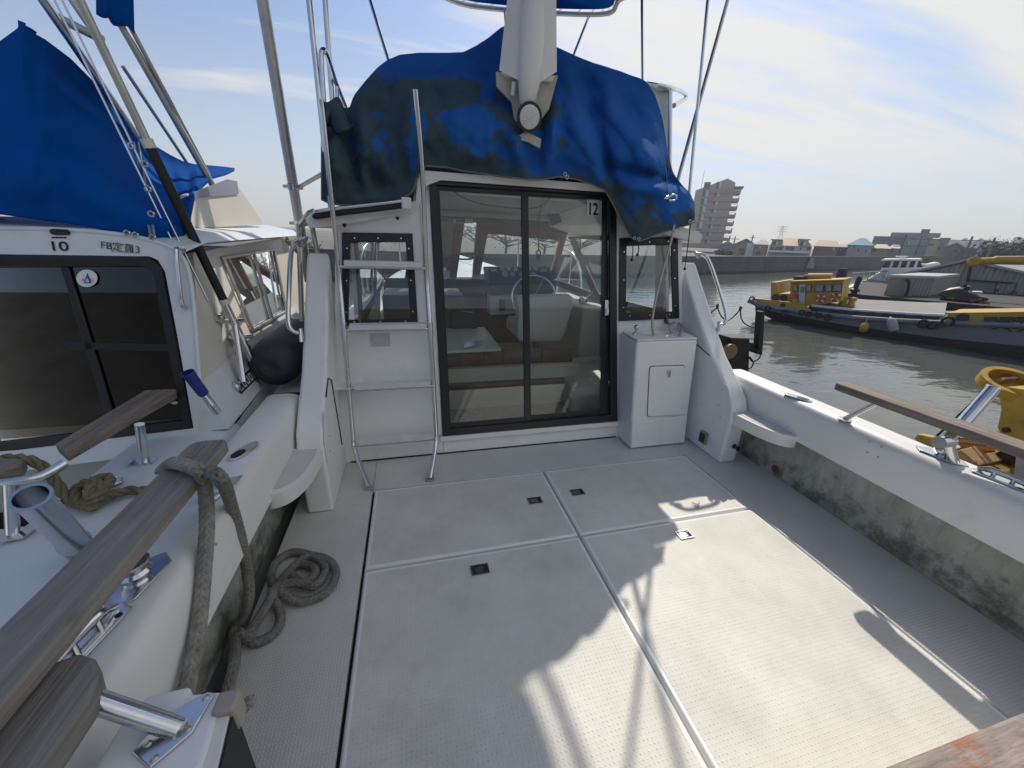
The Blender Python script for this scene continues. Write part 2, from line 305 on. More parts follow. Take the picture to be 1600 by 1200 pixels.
def canvasmat(name, base, stain=None, stain_amt=.5, light=None):
    m = mat(name, base, .85, spec=.06); t, N, L, b = nodes_of(m)
    tcn = N('ShaderNodeTexCoord')
    wv = N('ShaderNodeTexNoise'); wv.inputs['Scale'].default_value = 260; wv.inputs['Detail'].default_value = 2; L(tcn.outputs['Object'], wv.inputs['Vector'])
    bp = N('ShaderNodeBump'); bp.inputs['Strength'].default_value = .12; bp.inputs['Distance'].default_value = .003; L(wv.outputs[0], bp.inputs['Height']); L(bp.outputs[0], b.inputs['Normal'])
    n0 = N('ShaderNodeTexNoise'); n0.inputs['Scale'].default_value = 5; n0.inputs['Detail'].default_value = 6; L(tcn.outputs['Object'], n0.inputs['Vector'])
    m0 = N('ShaderNodeMix'); m0.data_type = 'RGBA'; L(n0.outputs[0], m0.inputs[0]); m0.inputs[6].default_value = (*[c*.72 for c in base],1); m0.inputs[7].default_value = (*[c*1.2 for c in base],1); cur = m0.outputs[2]
    if stain:
        at = N('ShaderNodeAttribute'); at.attribute_name = 'stain'
        n1_ = N('ShaderNodeTexNoise'); n1_.inputs['Scale'].default_value = 2.3; n1_.inputs['Detail'].default_value = 9; n1_.inputs['Roughness'].default_value = .66; L(tcn.outputs['Object'], n1_.inputs['Vector'])
        s_ = N('ShaderNodeMath'); s_.operation = 'MULTIPLY_ADD'; L(n1_.outputs[0], s_.inputs[0]); s_.inputs[1].default_value = 1.0; L(at.outputs['Fac'], s_.inputs[2])
        mr = N('ShaderNodeMapRange'); mr.interpolation_type = 'SMOOTHSTEP'; L(s_.outputs[0], mr.inputs[0]); mr.inputs[1].default_value = .88; mr.inputs[2].default_value = 1.06; mr.inputs[4].default_value = .93
        n4 = N('ShaderNodeTexNoise'); n4.inputs['Scale'].default_value = 9; n4.inputs['Detail'].default_value = 8; L(tcn.outputs['Object'], n4.inputs['Vector'])
        m4 = N('ShaderNodeMix'); m4.data_type = 'RGBA'; L(n4.outputs[0], m4.inputs[0]); m4.inputs[6].default_value = (*[c*.55 for c in stain],1); m4.inputs[7].default_value = (*[c*1.45 for c in stain],1)
        m1 = N('ShaderNodeMix'); m1.data_type = 'RGBA'; L(mr.outputs[0], m1.inputs[0]); L(cur, m1.inputs[6]); L(m4.outputs[2], m1.inputs[7]); cur = m1.outputs[2]
    L(cur, b.inputs['Base Color']); return m
M['canvas'] = canvasmat('faded blue canvas with algae', (.024,.125,.42), (.060,.090,.092))
M['canvas2'] = canvasmat('clean blue canvas', (.002,.075,.34))
M['hem'] = mat('grey canvas hem', (.22,.22,.2), .8, noise_amt=.3, noise_scale=30)

# ================================================================== OUR BOAT
CX = .865
def mi(x, side): return x if side > 0 else 2*CX-x
boat = thing('motor_boat', 'white flybridge motor boat with open cockpit, the one the picture is taken on', 'boat', (CX, 2.0, -.8))
YN = Vector((0,-1,.22)).normalized()
def B(x, z, off=0.0): return Vector((x, 2.63+.22*z, z))+YN*off

# --- cockpit sole with the openings for the hatches
HX = (-.312, .862, 2.062); HY = (.26, 1.585, 2.248)
s = MB()
s.box(-.76, 2.56, .1, 2.72, -.06, -.03)
s.build('bilge_gutter', M['gap'], boat)
s = MB()
s.box(-.76, HX[0]-.008, .1, 2.70, -.029, 0); s.box(HX[2]+.008, 2.56, .1, 2.70, -.029, 0)
s.box(HX[0]-.008, HX[2]+.008, HY[2]+.008, 2.70, -.029, 0)
s.build('cockpit_sole', M['nonskid2'], boat, bevel=.006)
latch_src = None
def hatch(x0, x1, y0, y1, lx, ly):
    s = MB(); g = .006; x0 += g; x1 -= g; y0 += g; y1 -= g; z = .008; q = .014
    # rounded lip ring + panel
    P = lambda i, zz: [(x0+i,y0+i,zz),(x1-i,y0+i,zz),(x1-i,y1-i,zz),(x0+i,y1-i,zz)]
    rings = [P(0,-.028), P(0,-.004), P(.003,.004), P(.009,z), P(q,z), P(q+.006,z-.002)]
    vs = [p for r in rings for p in r]; fs = []
    for k in range(len(rings)-1):
        for i in range(4):
            j = (i+1) % 4; fs.append((k*4+i,k*4+j,(k+1)*4+j,(k+1)*4+i))
    s.add(vs, fs, 0)
    s.poly(P(q+.006, z-.002), 1)
    h = s.build('hatch', [M['gel'], M['nonskid']], boat, smooth=40)
    l = MB(); a, b = .045, .032
    l.frame([(lx-a,ly-b,z+.004),(lx+a,ly-b,z+.004),(lx+a,ly+b,z+.004),(lx-a,ly+b,z+.004)], [(lx-a+.008,ly-b+.008,z+.004),(lx+a-.008,ly-b+.008,z+.004),(lx+a-.008,ly+b-.008,z+.004),(lx-a+.008,ly+b-.008,z+.004)], (0,0,-.007), 0)
    l.box(lx-a+.008, lx+a-.008, ly-b+.008, ly+b-.008, z-.004, z-.001, 1)
    l.box(lx-a+.014, lx+a*.35, ly-b+.014, ly+b-.014, z-.001, z+.003, 0)
    l.lathe([(.004,0),(.004,.002)], (lx+a*.62, ly+b*.4, z+.002), n=8, mi=0)
    l.build('latch', [M['steel'], M['gap']], h)
lp = [pz(836,784), pz(902,771), pz(750,892), pz(1069,837)]
hatch(HX[0], HX[1], HY[1], HY[2], lp[0].x, lp[0].y); hatch(HX[1], HX[2], HY[1], HY[2], lp[1].x, lp[1].y)
hatch(HX[0], HX[1], HY[0], HY[1], lp[2].x, lp[2].y); hatch(HX[1], HX[2], HY[0], HY[1], lp[3].x, lp[3].y)

# --- liner walls, coamings, hull
def rprof(side, prof, y0, y1, name, matl, smooth=40, n=2):
    s = MB(); rows = []
    for k in range(n):
        y = y0+(y1-y0)*k/(n-1); rows.append([(mi(a, side), y, b) for a, b in prof])
    s.grid(rows, close=True); s.poly(rows[0]); s.poly(rows[-1][::-1])
    return s.build(name, matl, boat, smooth=smooth)
for sd_ in (1, -1):
    s = MB(); s.box(*sorted((mi(2.552, sd_), mi(2.575, sd_))), .1, 2.2, -.02, .5); s.build('liner_wall', M['grime'], boat)
    rprof(sd_, [(2.42,.40),(2.418,.55),(2.421,.60),(2.430,.632),(2.452,.648),(2.50,.655),(2.57,.654),(2.605,.645),(2.628,.615),(2.63,.58),(2.60,.54),(2.585,.40),(2.50,.385)], -.1, 2.42, 'gunwale', M['gel'], 50)
# hull shell and decks
st = [(-.25,1.75,.56),(1,1.77,.56),(2.6,1.77,.58),(4,1.70,.66),(5.5,1.5,.78),(7,1.1,.95),(8.2,.58,1.08),(9.0,.06,1.18)]
for sd_ in (1, -1):
    s = MB(); rows = []
    for y, hb, zz in st:
        f = min(1, hb/1.77)
        rows.append([(CX+sd_*hb, y, zz), (CX+sd_*hb*1.012, y, zz-.06), (CX+sd_*hb*(1.0), y, zz-.25), (CX+sd_*hb*.99, y, -.1), (CX+sd_*hb*.93, y, -.5), (CX+sd_*hb*.80, y, -1.05)])
    s.grid(rows); s.build('hull', M['gel'], boat, smooth=40)
s = MB(); s.poly([(CX+s2*1.75*f, -.25, z) for s2, f, z in ((-1,.75,-1.05),(1,.75,-1.05),(1,.88,-.4),(1,1,.56),(-1,1,.56),(-1,.88,-.4))]); s.build('transom', M['gel'], boat)
s = MB(); rows = []
for y, hb, zz in st[4:]:
    rows.append([(CX+k*hb, y, zz+.07*(1-k*k)) for k in (-1,-.8,-.5,0,.5,.8,1)])
s.grid(rows); s.build('foredeck', M['gel'], boat, smooth=40)
for sd_ in (1,-1):
    s = MB(); s.grid([[(CX+sd_*hb*k, y, zz+.01) for k in (.70,1)] for y, hb, zz in st[2:5]]); s.build('side_deck', M['gel'], boat)
# bow rail
for sd_ in (1,-1):
    s = MB(); top = []
    for y, hb, zz in st[4:]:
        p = Vector((CX+sd_*max(hb-.08,.0), y, zz+.62)); top.append(p)
        s.tube([(p.x,p.y,zz), p], .012, 6)
    a = top[0]; s.tube(smoothpath([(a.x,a.y-.5,a.z-.55), a]+top[1:], 5), .014, 8); s.build('bow_rail', M['steel'], boat, smooth=60)

# --- wings at the cabin sides
wy = [(2.09,0),(2.09,.42),(2.13,.52),(2.24,.625),(2.42,.775),(2.675,1.06),(2.96,1.40),(3.0,1.45),(2.99,1.3),(2.72,0)]
for sd_ in (1,-1):
    s = MB(); s.prism([(mi(2.26,sd_), y, z) for y, z in wy], (sd_*.145,0,0)); s.build('cabin_wing', M['gel'], boat, bevel=.03, seg=4)
    # seam of the moulding
    s = MB(); s.tube([(mi(2.257,sd_), 2.44, .775),(mi(2.257,sd_), 2.60, .82),(mi(2.257,sd_),2.70,.80)] if sd_ > 0 else [(mi(2.257,sd_),2.30,.665),(mi(2.257,sd_),2.42,.74),(mi(2.257,sd_),2.50,.70),(mi(2.257,sd_),2.55,.2)], .004, 6); s.build('moulding_seam', M['rubber'], boat)

# --- steps moulded into the coaming corners
for sd_ in (1,-1):
    s = MB(); n = 14; top = []; bot = []
    for k in range(n+1):
        a = math.pi/2*k/n
        x = 2.43-.165*math.sin(a)**.8; y = 2.12-.42*math.cos(a)**.9
        top.append((mi(x,sd_), y, .435)); bot.append((mi(x+.012*1,sd_), y+.012, .345))
    c0 = (mi(2.44,sd_), 2.12); 
    ring = top+[(c0[0], c0[1], .435)]; ringb = bot+[(c0[0], c0[1], .345)]
    s.grid([ring, ringb], close=True); s.poly(ring); s.poly(ringb[::-1])
    st_ = s.build('step', M['gel'], boat, bevel=.012, seg=3)
    s = MB(); s.poly([(mi(2.43-.135*math.sin(math.pi/2*k/n)**.8,sd_), 2.10-.36*math.cos(math.pi/2*k/n)**.9, .4375) for k in range(n+1)]+[(mi(2.425,sd_), 2.10, .4375)])
    s.build('tread', M['nonskid2'], st_)
    # backing panel with screws
    s = MB(); s.prism([(mi(2.2585,sd_), y, z) for y, z in ((2.105,.33),(2.20,.33),(2.24,.40),(2.25,.60),(2.20,.615),(2.16,.56),(2.105,.46))], (sd_*-.004,0,0)); s.build('corner_panel', M['gel'], boat, bevel=.002)
    for (y, z) in ((2.19,.36),(2.225,.44),(2.235,.56)):
        q = MB().lathe([(.007,0),(.005,.003)], (mi(2.2545,sd_), y, z), (-sd_,0,0), n=8); q.build('screw', M['steel'], boat)

# --- bulkhead with window openings
s = MB(); th = tuple(-YN*.05)
LW = [(-.47,.98),(.02,.98),(.015,1.575),(-.42,1.565)]; RW = [(1.66,.985),(2.21,1.0),(2.155,1.63),(1.648,1.60)]
s.frame([B(-.60,0),B(.172,0),B(.160,1.79),B(-.47,1.70)], [B(*p) for p in LW], th)
s.frame([B(1.652,0),B(2.34,0),B(2.21,1.72),B(1.60,1.79)], [B(*p) for p in RW], th)
s.prism([B(.174,0),B(1.65,0),B(1.65,.142),B(.174,.142)], th)
s.prism([B(.045,1.792),B(.158,1.792),B(.158,1.985),B(.075,1.985)], th); s.prism([B(1.60,1.792),B(1.69,1.792),B(1.66,1.985),B(1.585,1.985)], th)
s.prism([B(.158,1.955),B(1.585,1.955),B(1.585,1.985),B(.158,1.985)], th)
s.build('bulkhead', M['gel'], boat)
# raised white trim left of the door, sill step
s = MB(); s.prism([B(.120,.155,.004),B(.170,.155,.004),B(.158,1.79,.004),B(.088,1.79,.004)], tuple(YN*.012)); s.build('door_trim', M['gel'], boat, bevel=.004)
s = MB(); s.prism([B(.15,.10,.002),B(1.665,.10,.002),B(1.665,.143,.002),B(.15,.143,.002)], tuple(YN*.022)); s.build('door_sill', M['gel'], boat, bevel=.006)
s = MB(); s.tube([B(-.5,.004,.003),B(1.65,.004,.003)], .006, 6); s.build('caulk_line', M['gap'], boat)
# small builder's plate
a = pl(578,521); b = pl(610,541)
s = MB(); s.prism([B(a.x,b.z,.001),B(b.x,b.z,.001),B(b.x,a.z,.001),B(a.x,a.z,.001)], tuple(YN*.003)); s.build('builders_plate', mat('embossed plate', (.60,.61,.62), .5, noise_amt=.25, noise_scale=70), boat)

# --- windows either side
def win(W, iw):
    c = Vector((sum(p[0] for p in W)/4, sum(p[1] for p in W)/4)); W2 = []
    s = MB(); o = [B(*p,.006) for p in W]; o2 = [B(p[0]+(.012 if p[0] > c.x else -.012), p[1]+(.012 if p[1] > c.y else -.012), .002) for p in W]
    s.frame(o2, [B(*p,.002) for p in iw], tuple(YN*.014)); w_ = s.build('window', M['frame'], boat, bevel=.003)
    s = MB(); s.prism([B(*p,-.004) for p in iw], tuple(-YN*.006)); s.build('pane', M['glass'], w_)
    for k in range(4):
        a_ = Vector(W[k]); b_ = Vector(W[(k+1) % 4]); ia = Vector(iw[k]); ib = Vector(iw[(k+1) % 4])
        for t_ in (.12,.5,.88):
            p = (a_.lerp(b_,t_)+ia.lerp(ib,t_))/2
            MB().lathe([(.0065,0),(.005,.003)], B(p.x,p.y,.0155), YN, n=8).build('screw', M['steel'], w_)
win(LW, [(-.435,1.012),(-.02,1.012),(-.022,1.53),(-.385,1.518)])
win(RW, [(1.708,1.04),(2.152,1.046),(2.108,1.58),(1.697,1.555)])

# --- sliding glass door
s = MB()
DO = [B(.174,.145,.002),B(1.650,.150,.002),B(1.585,1.955,.002),B(.160,1.955,.002)]
s.frame(DO, [B(.222,.196,.002),B(1.585,.203,.002),B(1.525,1.915,.002),B(.206,1.905,.002)], tuple(YN*.03))
door = s.build('sliding_door', M['frame'], boat, bevel=.003)
def leaf(x0, x1, x2, x3, z0, z1, off, name):
    s = MB(); a_ = .024
    s.frame([B(x0,z0,off),B(x1,z0+.004,off),B(x2,z1,off),B(x3,z1,off)], [B(x0+a_*.9,z0+.045,off),B(x1-a_,z0+.049,off),B(x2-a_,z1-.032,off),B(x3+a_*.9,z1-.032,off)], tuple(YN*.012)); o = s.build(name, M['frame'], door, bevel=.002)
    return [(x0+a_*.9,z0+.045),(x1-a_,z0+.049),(x2-a_,z1-.032),(x3+a_*.9,z1-.032)]
g1 = leaf(.215,.872,.862,.206,.190,1.91,-.004,'leaf_frame')
g2 = leaf(.838,1.592,1.530,.832,.198,1.92,-.022,'leaf_frame')
for g, off in ((g1,-.002),(g2,-.020)):
    s = MB(); s.prism([B(*p,off) for p in g], tuple(YN*.004)); s.build('pane', M['glass'], door)
s = MB(); s.prism([B(.828,.20,-.001),B(.884,.20,-.001),B(.876,1.915,-.001),B(.820,1.915,-.001)], tuple(YN*.012)); s.build('meeting_stile', M['frame'], door, bevel=.003)
s = MB(); s.prism([B(.206,1.884,.0),B(1.525,1.890,.0),B(1.522,1.915,.0),B(.204,1.910,.0)], tuple(YN*.010)); s.build('head_rail', M['frame'], door, bevel=.003)
# dark stile on the right (wide), handle, sticker
s = MB(); s.prism([B(1.505,.20,-.008),B(1.588,.20,-.008),B(1.528,1.93,-.008),B(1.480,1.93,-.008)], tuple(YN*.004)); s.build('stile', M['frame'], door)
h0 = pl(947,481)
s = MB(); s.prism([B(h0.x-.018,h0.z-.06,.004),B(h0.x+.018,h0.z-.06,.004),B(h0.x+.018,h0.z+.06,.004),B(h0.x-.018,h0.z+.06,.004)], tuple(YN*.012)); s.prism([B(h0.x-.010,h0.z-.05,.018),B(h0.x+.012,h0.z-.05,.018),B(h0.x+.012,h0.z-.005,.018),B(h0.x-.010,h0.z-.005,.018)], tuple(YN*.01)); s.build('handle', M['steel'], door, bevel=.002)
def text(txt, name, matl, parent, p0, xdir, ydir, size, extr=.0008, align='CENTER', sx=1.0, bold=0.0):
    cu = bpy.data.curves.new(name, 'FONT'); cu.body = txt; cu.size = 1; cu.align_x = align; cu.align_y = 'CENTER'; cu.extrude = 0; cu.offset = bold
    to = bpy.data.objects.new(name+'_tmp', cu); col.objects.link(to)
    dg = bpy.context.evaluated_depsgraph_get(); me = bpy.data.meshes.new_from_object(to.evaluated_get(dg))
    bpy.data.objects.remove(to); bpy.data.curves.remove(cu)
    xd = Vector(xdir).normalized(); yd = Vector(ydir); yd = (yd-yd.dot(xd)*xd).normalized(); p0 = Vector(p0)
    for v in me.vertices: v.co = p0+xd*(v.co.x*size*sx)+yd*(v.co.y*size)
    me.name = name; me.materials.append(matl); o = bpy.data.objects.new(name, me); col.objects.link(o); attach(o, parent); return o
ZD = Vector((0,.22,1)).normalized()
a = pl(919,307); b = pl(936,337); oo = -.0145
s = MB(); s.prism([B(a.x,b.z,oo),B(b.x,b.z,oo),B(b.x,a.z-.012,oo),B(b.x-.012,a.z,oo),B(a.x,a.z,oo)], tuple(YN*.0015)); stk = s.build('sticker', mat('sticker paper', (.72,.70,.66), .5), door)
text('12', 'sticker_number', M['black'], stk, B((a.x+b.x)/2,(a.z+b.z)/2-.022,oo+.0025), (1,0,0), ZD, .125, sx=.74, bold=.03)

# --- flybridge deck slab with eyebrow overhangs
pr = [(-.625,1.60),(-.64,1.655),(-.60,1.69),(.0,1.785),(.05,1.80),(.075,1.99),(1.655,1.99),(1.68,1.80),(1.73,1.785),(2.33,1.69),(2.37,1.655),(2.355,1.60),(2.20,1.62),(1.68,1.73),(1.60,1.90),(1.50,1.94),(.23,1.94),(.13,1.90),(.05,1.73),(-.47,1.62)]
s = MB(); rows = []
for y, sc_ in ((2.905,.985),(2.94,1.0),(3.6,1.0),(4.6,.97),(5.25,.86)):
    rows.append([(CX+(x-CX)*sc_, y+(.10 if 0 < x < 1.7 else 0), z) for x, z in pr])
s.grid(rows, close=True); s.poly(rows[0]); s.poly(rows[-1][::-1]); s.build('flybridge_deck', M['gel'], boat, smooth=35)
# rub strip on the port edge
e = [pl(497,338,2.50), pl(530,333,2.50), pl(600,325,2.50), pl(636,320,2.50)]
s = MB(); s.tube(smoothpath([e[0]+Vector((-.02,.5,-.0))]+[e[0]+Vector((-.025,.08,0))]+e, 6), .017, 8); s.build('rub_strip', M['rubber'], boat, smooth=60)
s = MB(); s.tube(smoothpath([p+Vector((0,-.004,.027)) for p in [e[0]+Vector((-.025,.08,0))]+e], 6), .013, 8); s.build('strip_trim', M['steel'], boat, smooth=60)
q = e[3]; s = MB(); s.box(q.x-.035, q.x+.03, q.y-.03, q.y+.03, q.z-.03, q.z+.045); s.build('strip_end', M['gel'], boat, bevel=.012, seg=3)
for u, v in ((538,350),(621,339)):
    p = pl(u,v,2.56); MB().lathe([(.011,0),(.014,.004),(.006,.02)], p, (0,-.3,-1), n=10).build('snap', M['black'], boat)
# flybridge mouldings beneath the cover
s = MB(); s.hexa([(-.30,3.32,1.9),(2.03,3.32,1.9),(1.95,5.0,1.9),(-.22,5.0,1.9),(-.22,3.46,2.36),(1.95,3.46,2.36),(1.80,4.9,2.5),(-.07,4.9,2.5)]); s.build('flybridge_coaming', M['gel'], boat, bevel=.05, seg=3)
# --- boarding ladder
def LP(x, z): return Vector((x, 2.5+.22*z, z))
s = MB()
f0 = Vector((-.344,2.284,.012)); f1 = Vector((.053,2.301,.012))
s.tube(smoothpath([f0,(-.44,2.50,.17),LP(-.452,.3),LP(-.452,1.0),LP(-.455,1.39),LP(-.44,2.12)-Vector((0,.16,0)),LP(-.44,2.28)-Vector((0,.2,0))], 5), .0155, 10)
s.tube(smoothpath([f1,(.108,2.50,.15),LP(.118,.3),LP(.112,.97),LP(.106,1.375),py(660,268,2.78),py(649,140,2.74)], 5), .0155, 10)
lad = s.build('ladder', M['steel'], boat, smooth=60)
for x0, x1, z in ((-.45,.108,1.382),(-.45,.112,.980),(-.45,.116,.583),(-.446,.120,.20)):
    s = MB(); s.tube([LP(x0,z-.012),LP(x1,z-.012)], .0125, 10, mi=0)
    a, b = LP(x0+.035,z), LP(x1-.03,z)
    s.hexa([a+Vector((0,-.022,-.005)),b+Vector((0,-.022,-.005)),b+Vector((0,.035,-.005)),a+Vector((0,.035,-.005)),a+Vector((0,-.022,.028)),b+Vector((0,-.022,.028)),b+Vector((0,.035,.030)),a+Vector((0,.035,.030))], 1)
    s.build('rung', [M['steel'], M['tread']], lad, smooth=40)
for f in (f0, f1):
    s = MB(); s.box(f.x-.028, f.x+.028, f.y-.022, f.y+.022, .001, .012); s.build('foot_plate', M['alu'], lad, bevel=.003)
for x, z in ((-.452,.99),(.112,.98)):
    s = MB(); s.tube([LP(x,z-.06),LP(x,z+.03)], .019, 10); s.build('sleeve', M['steel'], lad, smooth=60)
# hand loop at the ladder head
s = MB(); s.tube(smoothpath([py(506,160,3.02),py(502,95,3.02),py(504,79,3.03),py(511,86,3.10),py(526,132,3.35),py(541,170,3.5)],6), .015, 10); s.tube([py(526,132,3.35),py(528,175,3.35)], .013, 8); s.build('hand_loop', M['steel'], boat, smooth=60)

# --- sink cabinet
def K(u, v): return pl(u, v, 2.41, .12)
s = MB()
fl = [Vector((1.668,2.41,.003)), Vector((2.20,2.43,.003)), Vector((2.185,2.517,.885)), Vector((1.640,2.517,.885))]
bk = [Vector((1.668,2.66,.003)), Vector((2.24,2.66,.003)), Vector((2.24,2.83,.885)), Vector((1.665,2.83,.885))]
s.hexa([fl[0],fl[1],bk[1],bk[0],fl[3],fl[2],bk[2],bk[3]]); cab = s.build('sink_cabinet', M['gel'], boat, bevel=.022, seg=4)
s = MB(); ks = lambda x, z, o=0: Vector((x, 2.41+.12*z-o, z))
s.prism([ks(1.685,.025),ks(2.165,.025),ks(2.155,.235),ks(1.675,.215)], (0,.018,0)); s.frame([ks(1.672,.018,.004),ks(2.178,.018,.004),ks(2.172,.262,.004),ks(1.662,.235,.004)], [ks(1.70,.035,.004),ks(2.15,.035,.004),ks(2.145,.232,.004),ks(1.69,.212,.004)], (0,.012,0)); s.build('kick_panel', M['gel'], cab, bevel=.004)
cp = [(1.790,.272),(2.108,.268),(2.094,.688),(1.766,.692)]
def rounded(c, r=.03, n=4):
    res = []; k = len(c)
    for i in range(k):
        p = Vector(c[i]); a = (Vector(c[i-1])-p).normalized()*r; b = (Vector(c[(i+1) % k])-p).normalized()*r
        for j in range(n+1):
            t = j/n; res.append((p+a)*(1-t)**2+p*2*t*(1-t)+(p+b)*t*t)
    return res
rp = rounded(cp)
s = MB(); s.prism([ks(p.x,p.y,.0015) for p in rp], (0,.002,0)); s.build('door_gap', M['gap'], cab)
rp = rounded([(1.794,.276),(2.104,.272),(2.090,.684),(1.770,.688)])
s = MB(); s.prism([ks(p.x,p.y,.008) for p in rp], (0,.006,0)); dpn = s.build('cupboard_door', M['white'], cab, bevel=.002)
a = K(1044,580); s = MB(); s.lathe([(.014,0),(.016,.006),(.010,.010)], ks(a.x,a.z,.008), (0,-1,0), n=14); s.box(a.x-.004,a.x+.004,a.y-.035,a.y-.018,a.z-.04,a.z+.004); s.build('lock', M['alu'], dpn, bevel=.001)
# rim, basin, taps, hose
s = MB(); s.frame([(1.646,2.522,.887),(2.18,2.522,.887),(2.235,2.80,.887),(1.668,2.80,.887)],[(1.80,2.57,.887),(2.08,2.57,.887),(2.12,2.75,.887),(1.81,2.75,.887)],(0,0,.012)); s.build('rim', M['white'], cab, bevel=.005, seg=3)
s = MB(); s.grid([[(1.80,2.57,.892),(2.08,2.57,.892),(2.12,2.75,.892),(1.81,2.75,.892)],[(1.86,2.61,.888),(2.04,2.61,.888),(2.07,2.72,.888),(1.87,2.72,.888)]], close=True); s.poly([(1.86,2.61,.888),(2.04,2.61,.888),(2.07,2.72,.888),(1.87,2.72,.888)]); s.build('basin', M['white'], cab, smooth=60)
t0 = pz(993,522,.90)
s = MB(); s.lathe([(.024,0),(.022,.01),(.011,.015),(.011,.04),(.02,.048),(.022,.062),(.013,.072)], t0, n=14); s.build('pump_tap', M['steel'], cab, smooth=50)
h = [pz(1062,524,.90), pz(1066,512,.93), pz(1058,504,.95), pz(1049,506,.95), pz(1047,514,.93), pz(1050,520,.90)]
s = MB(); s.tube(smoothpath(h,5), .010, 8); s.build('tap_hose', mat('braided hose', (.45,.42,.38), .5, .4), cab, smooth=60)
h = [pz(1021,523,.895), py(1019,508,2.62), py(1022,480,2.66), py(1031,440,2.74), py(1042,400,2.80), py(1050,370,2.84), py(1054,345,2.88)]
s = MB(); s.tube(smoothpath(h,6), .010, 8); s.build('drain_hose', mat('old clear hose', (.48,.43,.36), .35, noise_amt=.2, noise_scale=20), cab, smooth=60)

# --- shore power box, bilge fitting, drain plug on the starboard side
a = px(1100,683,2.255); s = MB(); s.box(2.235,2.258,a.y-.04,a.y+.035,a.z-.05,a.z+.05,0); s.box(2.229,2.236,a.y-.03,a.y+.028,a.z-.038,a.z+.038,1); s.build('socket_box', [mat('old plastic', (.30,.29,.24), .5, noise_amt=.4, noise_scale=40), M['plastic']], boat, bevel=.005)
a = py(1147,697,2.088); s = MB(); s.lathe([(.02,0),(.02,.008),(.012,.012),(.012,.03),(.018,.034),(.018,.045)], a, (0,-1,0), n=12); s.build('valve', M['plastic'], boat, smooth=50)
for u, v in ((1144,690),(1152,690),(1141,698)): MB().lathe([(.005,0),(.004,.003)], py(u,v,2.088), (0,-1,0), n=6).build('screw', M['alu'], boat)
a = pz(1203,739,.03); s = MB(); s.lathe([(.026,0),(.03,.008),(.02,.014),(.012,.006)], (2.551,a.y,.06), (-1,0,0), n=14); s.build('drain_plug', mat('rusty bronze', (.28,.12,.06), .6, .3, noise_amt=.5, noise_scale=40), boat, smooth=50)
# rod-holder screw holes on the coaming
for u, v in ((1358,690),(1377,698),(1355,707),(1372,714)):
    MB().lathe([(.006,0),(.004,.002)], px(u,v,2.4175), (-1,0,0), n=8).build('screw', M['alu'], boat)
for u, v in ((332,829),(338,850),(328,867)): MB().lathe([(.006,0),(.004,.002)], px(u,v,-.6875), (1,0,0), n=8).build('screw', M['alu'], boat)

# --- grab rails on the wings, mast base fittings
for sd_ in (1,-1):
    P = [Vector((mi(2.41,sd_),3.02,1.515)), Vector((mi(2.45,sd_),2.965,1.505)), Vector((mi(2.475,sd_),2.90,1.44)), Vector((mi(2.475,sd_),2.70,1.20)), Vector((mi(2.475,sd_),2.60,1.055)), Vector((mi(2.45,sd_),2.575,1.0)), Vector((mi(2.41,sd_),2.59,.985))]
    s = MB(); s.tube(smoothpath(P,5), .0145, 10)
    s.tube([P[-1]+Vector((sd_*.0,0,.03)), P[-1]+Vector((0,-.02,-.05))], [.02,.028], 10, flat=.5); s.tube([P[0]+Vector((0,.04,.02)), P[0]+Vector((sd_*.02,-.03,-.03))], [.02,.024], 10, flat=.6)
    s.build('grab_rail', M['steel'], boat, smooth=60)

# --- teak cap rails
def plank(name, x0, x1, y0, y1, z, th, matl, parent, roundend=True):
    n = 8; ring = [(x0,y0)]; 
    if roundend:
        w2 = (x1-x0)/2
        ring = [(x0,y0),(x1,y0)]+[(x0+w2+w2*math.copysign(abs(math.cos(math.pi*k/n))**.55, math.cos(math.pi*k/n)), y1-.05+.05*math.sin(math.pi*k/n)**.7) for k in range(n+1)]
    else: ring = [(x0,y0),(x1,y0),(x1,y1),(x0,y1)]
    s = MB(); s.prism([(a,b,z-th) for a, b in ring], (0,0,th)); return s.build(name, matl, parent, bevel=.006, seg=2)
lr = plank('cap_rail', -.800, -.680, -.1, 1.462, .864, .042, M['teak'], boat)
rr = plank('cap_rail', 2.365, 2.480, -.1, 1.575, .872, .042, M['teak2'], boat)
for r_, a, b in ((rr,(2.455,1.505,.655),(2.425,1.36,.832)),(rr,(2.50,.55,.655),(2.43,.55,.832)),(lr,(-.765,1.40,.655),(-.74,1.33,.824)),(lr,(-.78,.5,.655),(-.74,.5,.824))):
    s = MB(); s.tube([a,b], .014, 10); s.lathe([(.034,0),(.034,.004),(.02,.008)], Vector(a), n=12); s.build('rail_post', M['steel'], r_, smooth=50)
# aft plank by the gate and its bracket
bp_ = [(-.80,.30),(-.60,.30),(-.598,.50),(-.597,.60),(-.612,.648),(-.640,.685),(-.675,.703),(-.715,.69),(-.80,.64)]
s = MB(); s.prism([(x,y,.80-.05) for x, y in bp_], (0,0,.05)); ap = s.build('aft_plank', M['teak'], boat, bevel=.006)
cb = Vector((-.505,.605,.668)); s = MB(); s.tube([cb+Vector((.012,-.004,-.002)), Vector((-.62,.63,.755))], .0185, 14); s.build('bracket_tube', M['steel'], ap, smooth=60)
s = MB(); s.prism([cb+Vector(p) for p in ((-.052,-.028,-.005),(-.006,-.062,-.005),(.040,-.018,-.005),(.052,.052,-.005),(.036,.058,-.005),(-.028,.025,-.005))], (0,0,.006)); fp = s.build('bracket_plate', M['steel'], ap, bevel=.002)
for x, y in ((-.006,-.048),(.03,-.01),(.038,.045),(-.03,-.02)): MB().lathe([(.007,0),(.0035,.003),(.002,.001)], cb+Vector((x,y,.001)), n=8).build('screw', M['alu'], fp)
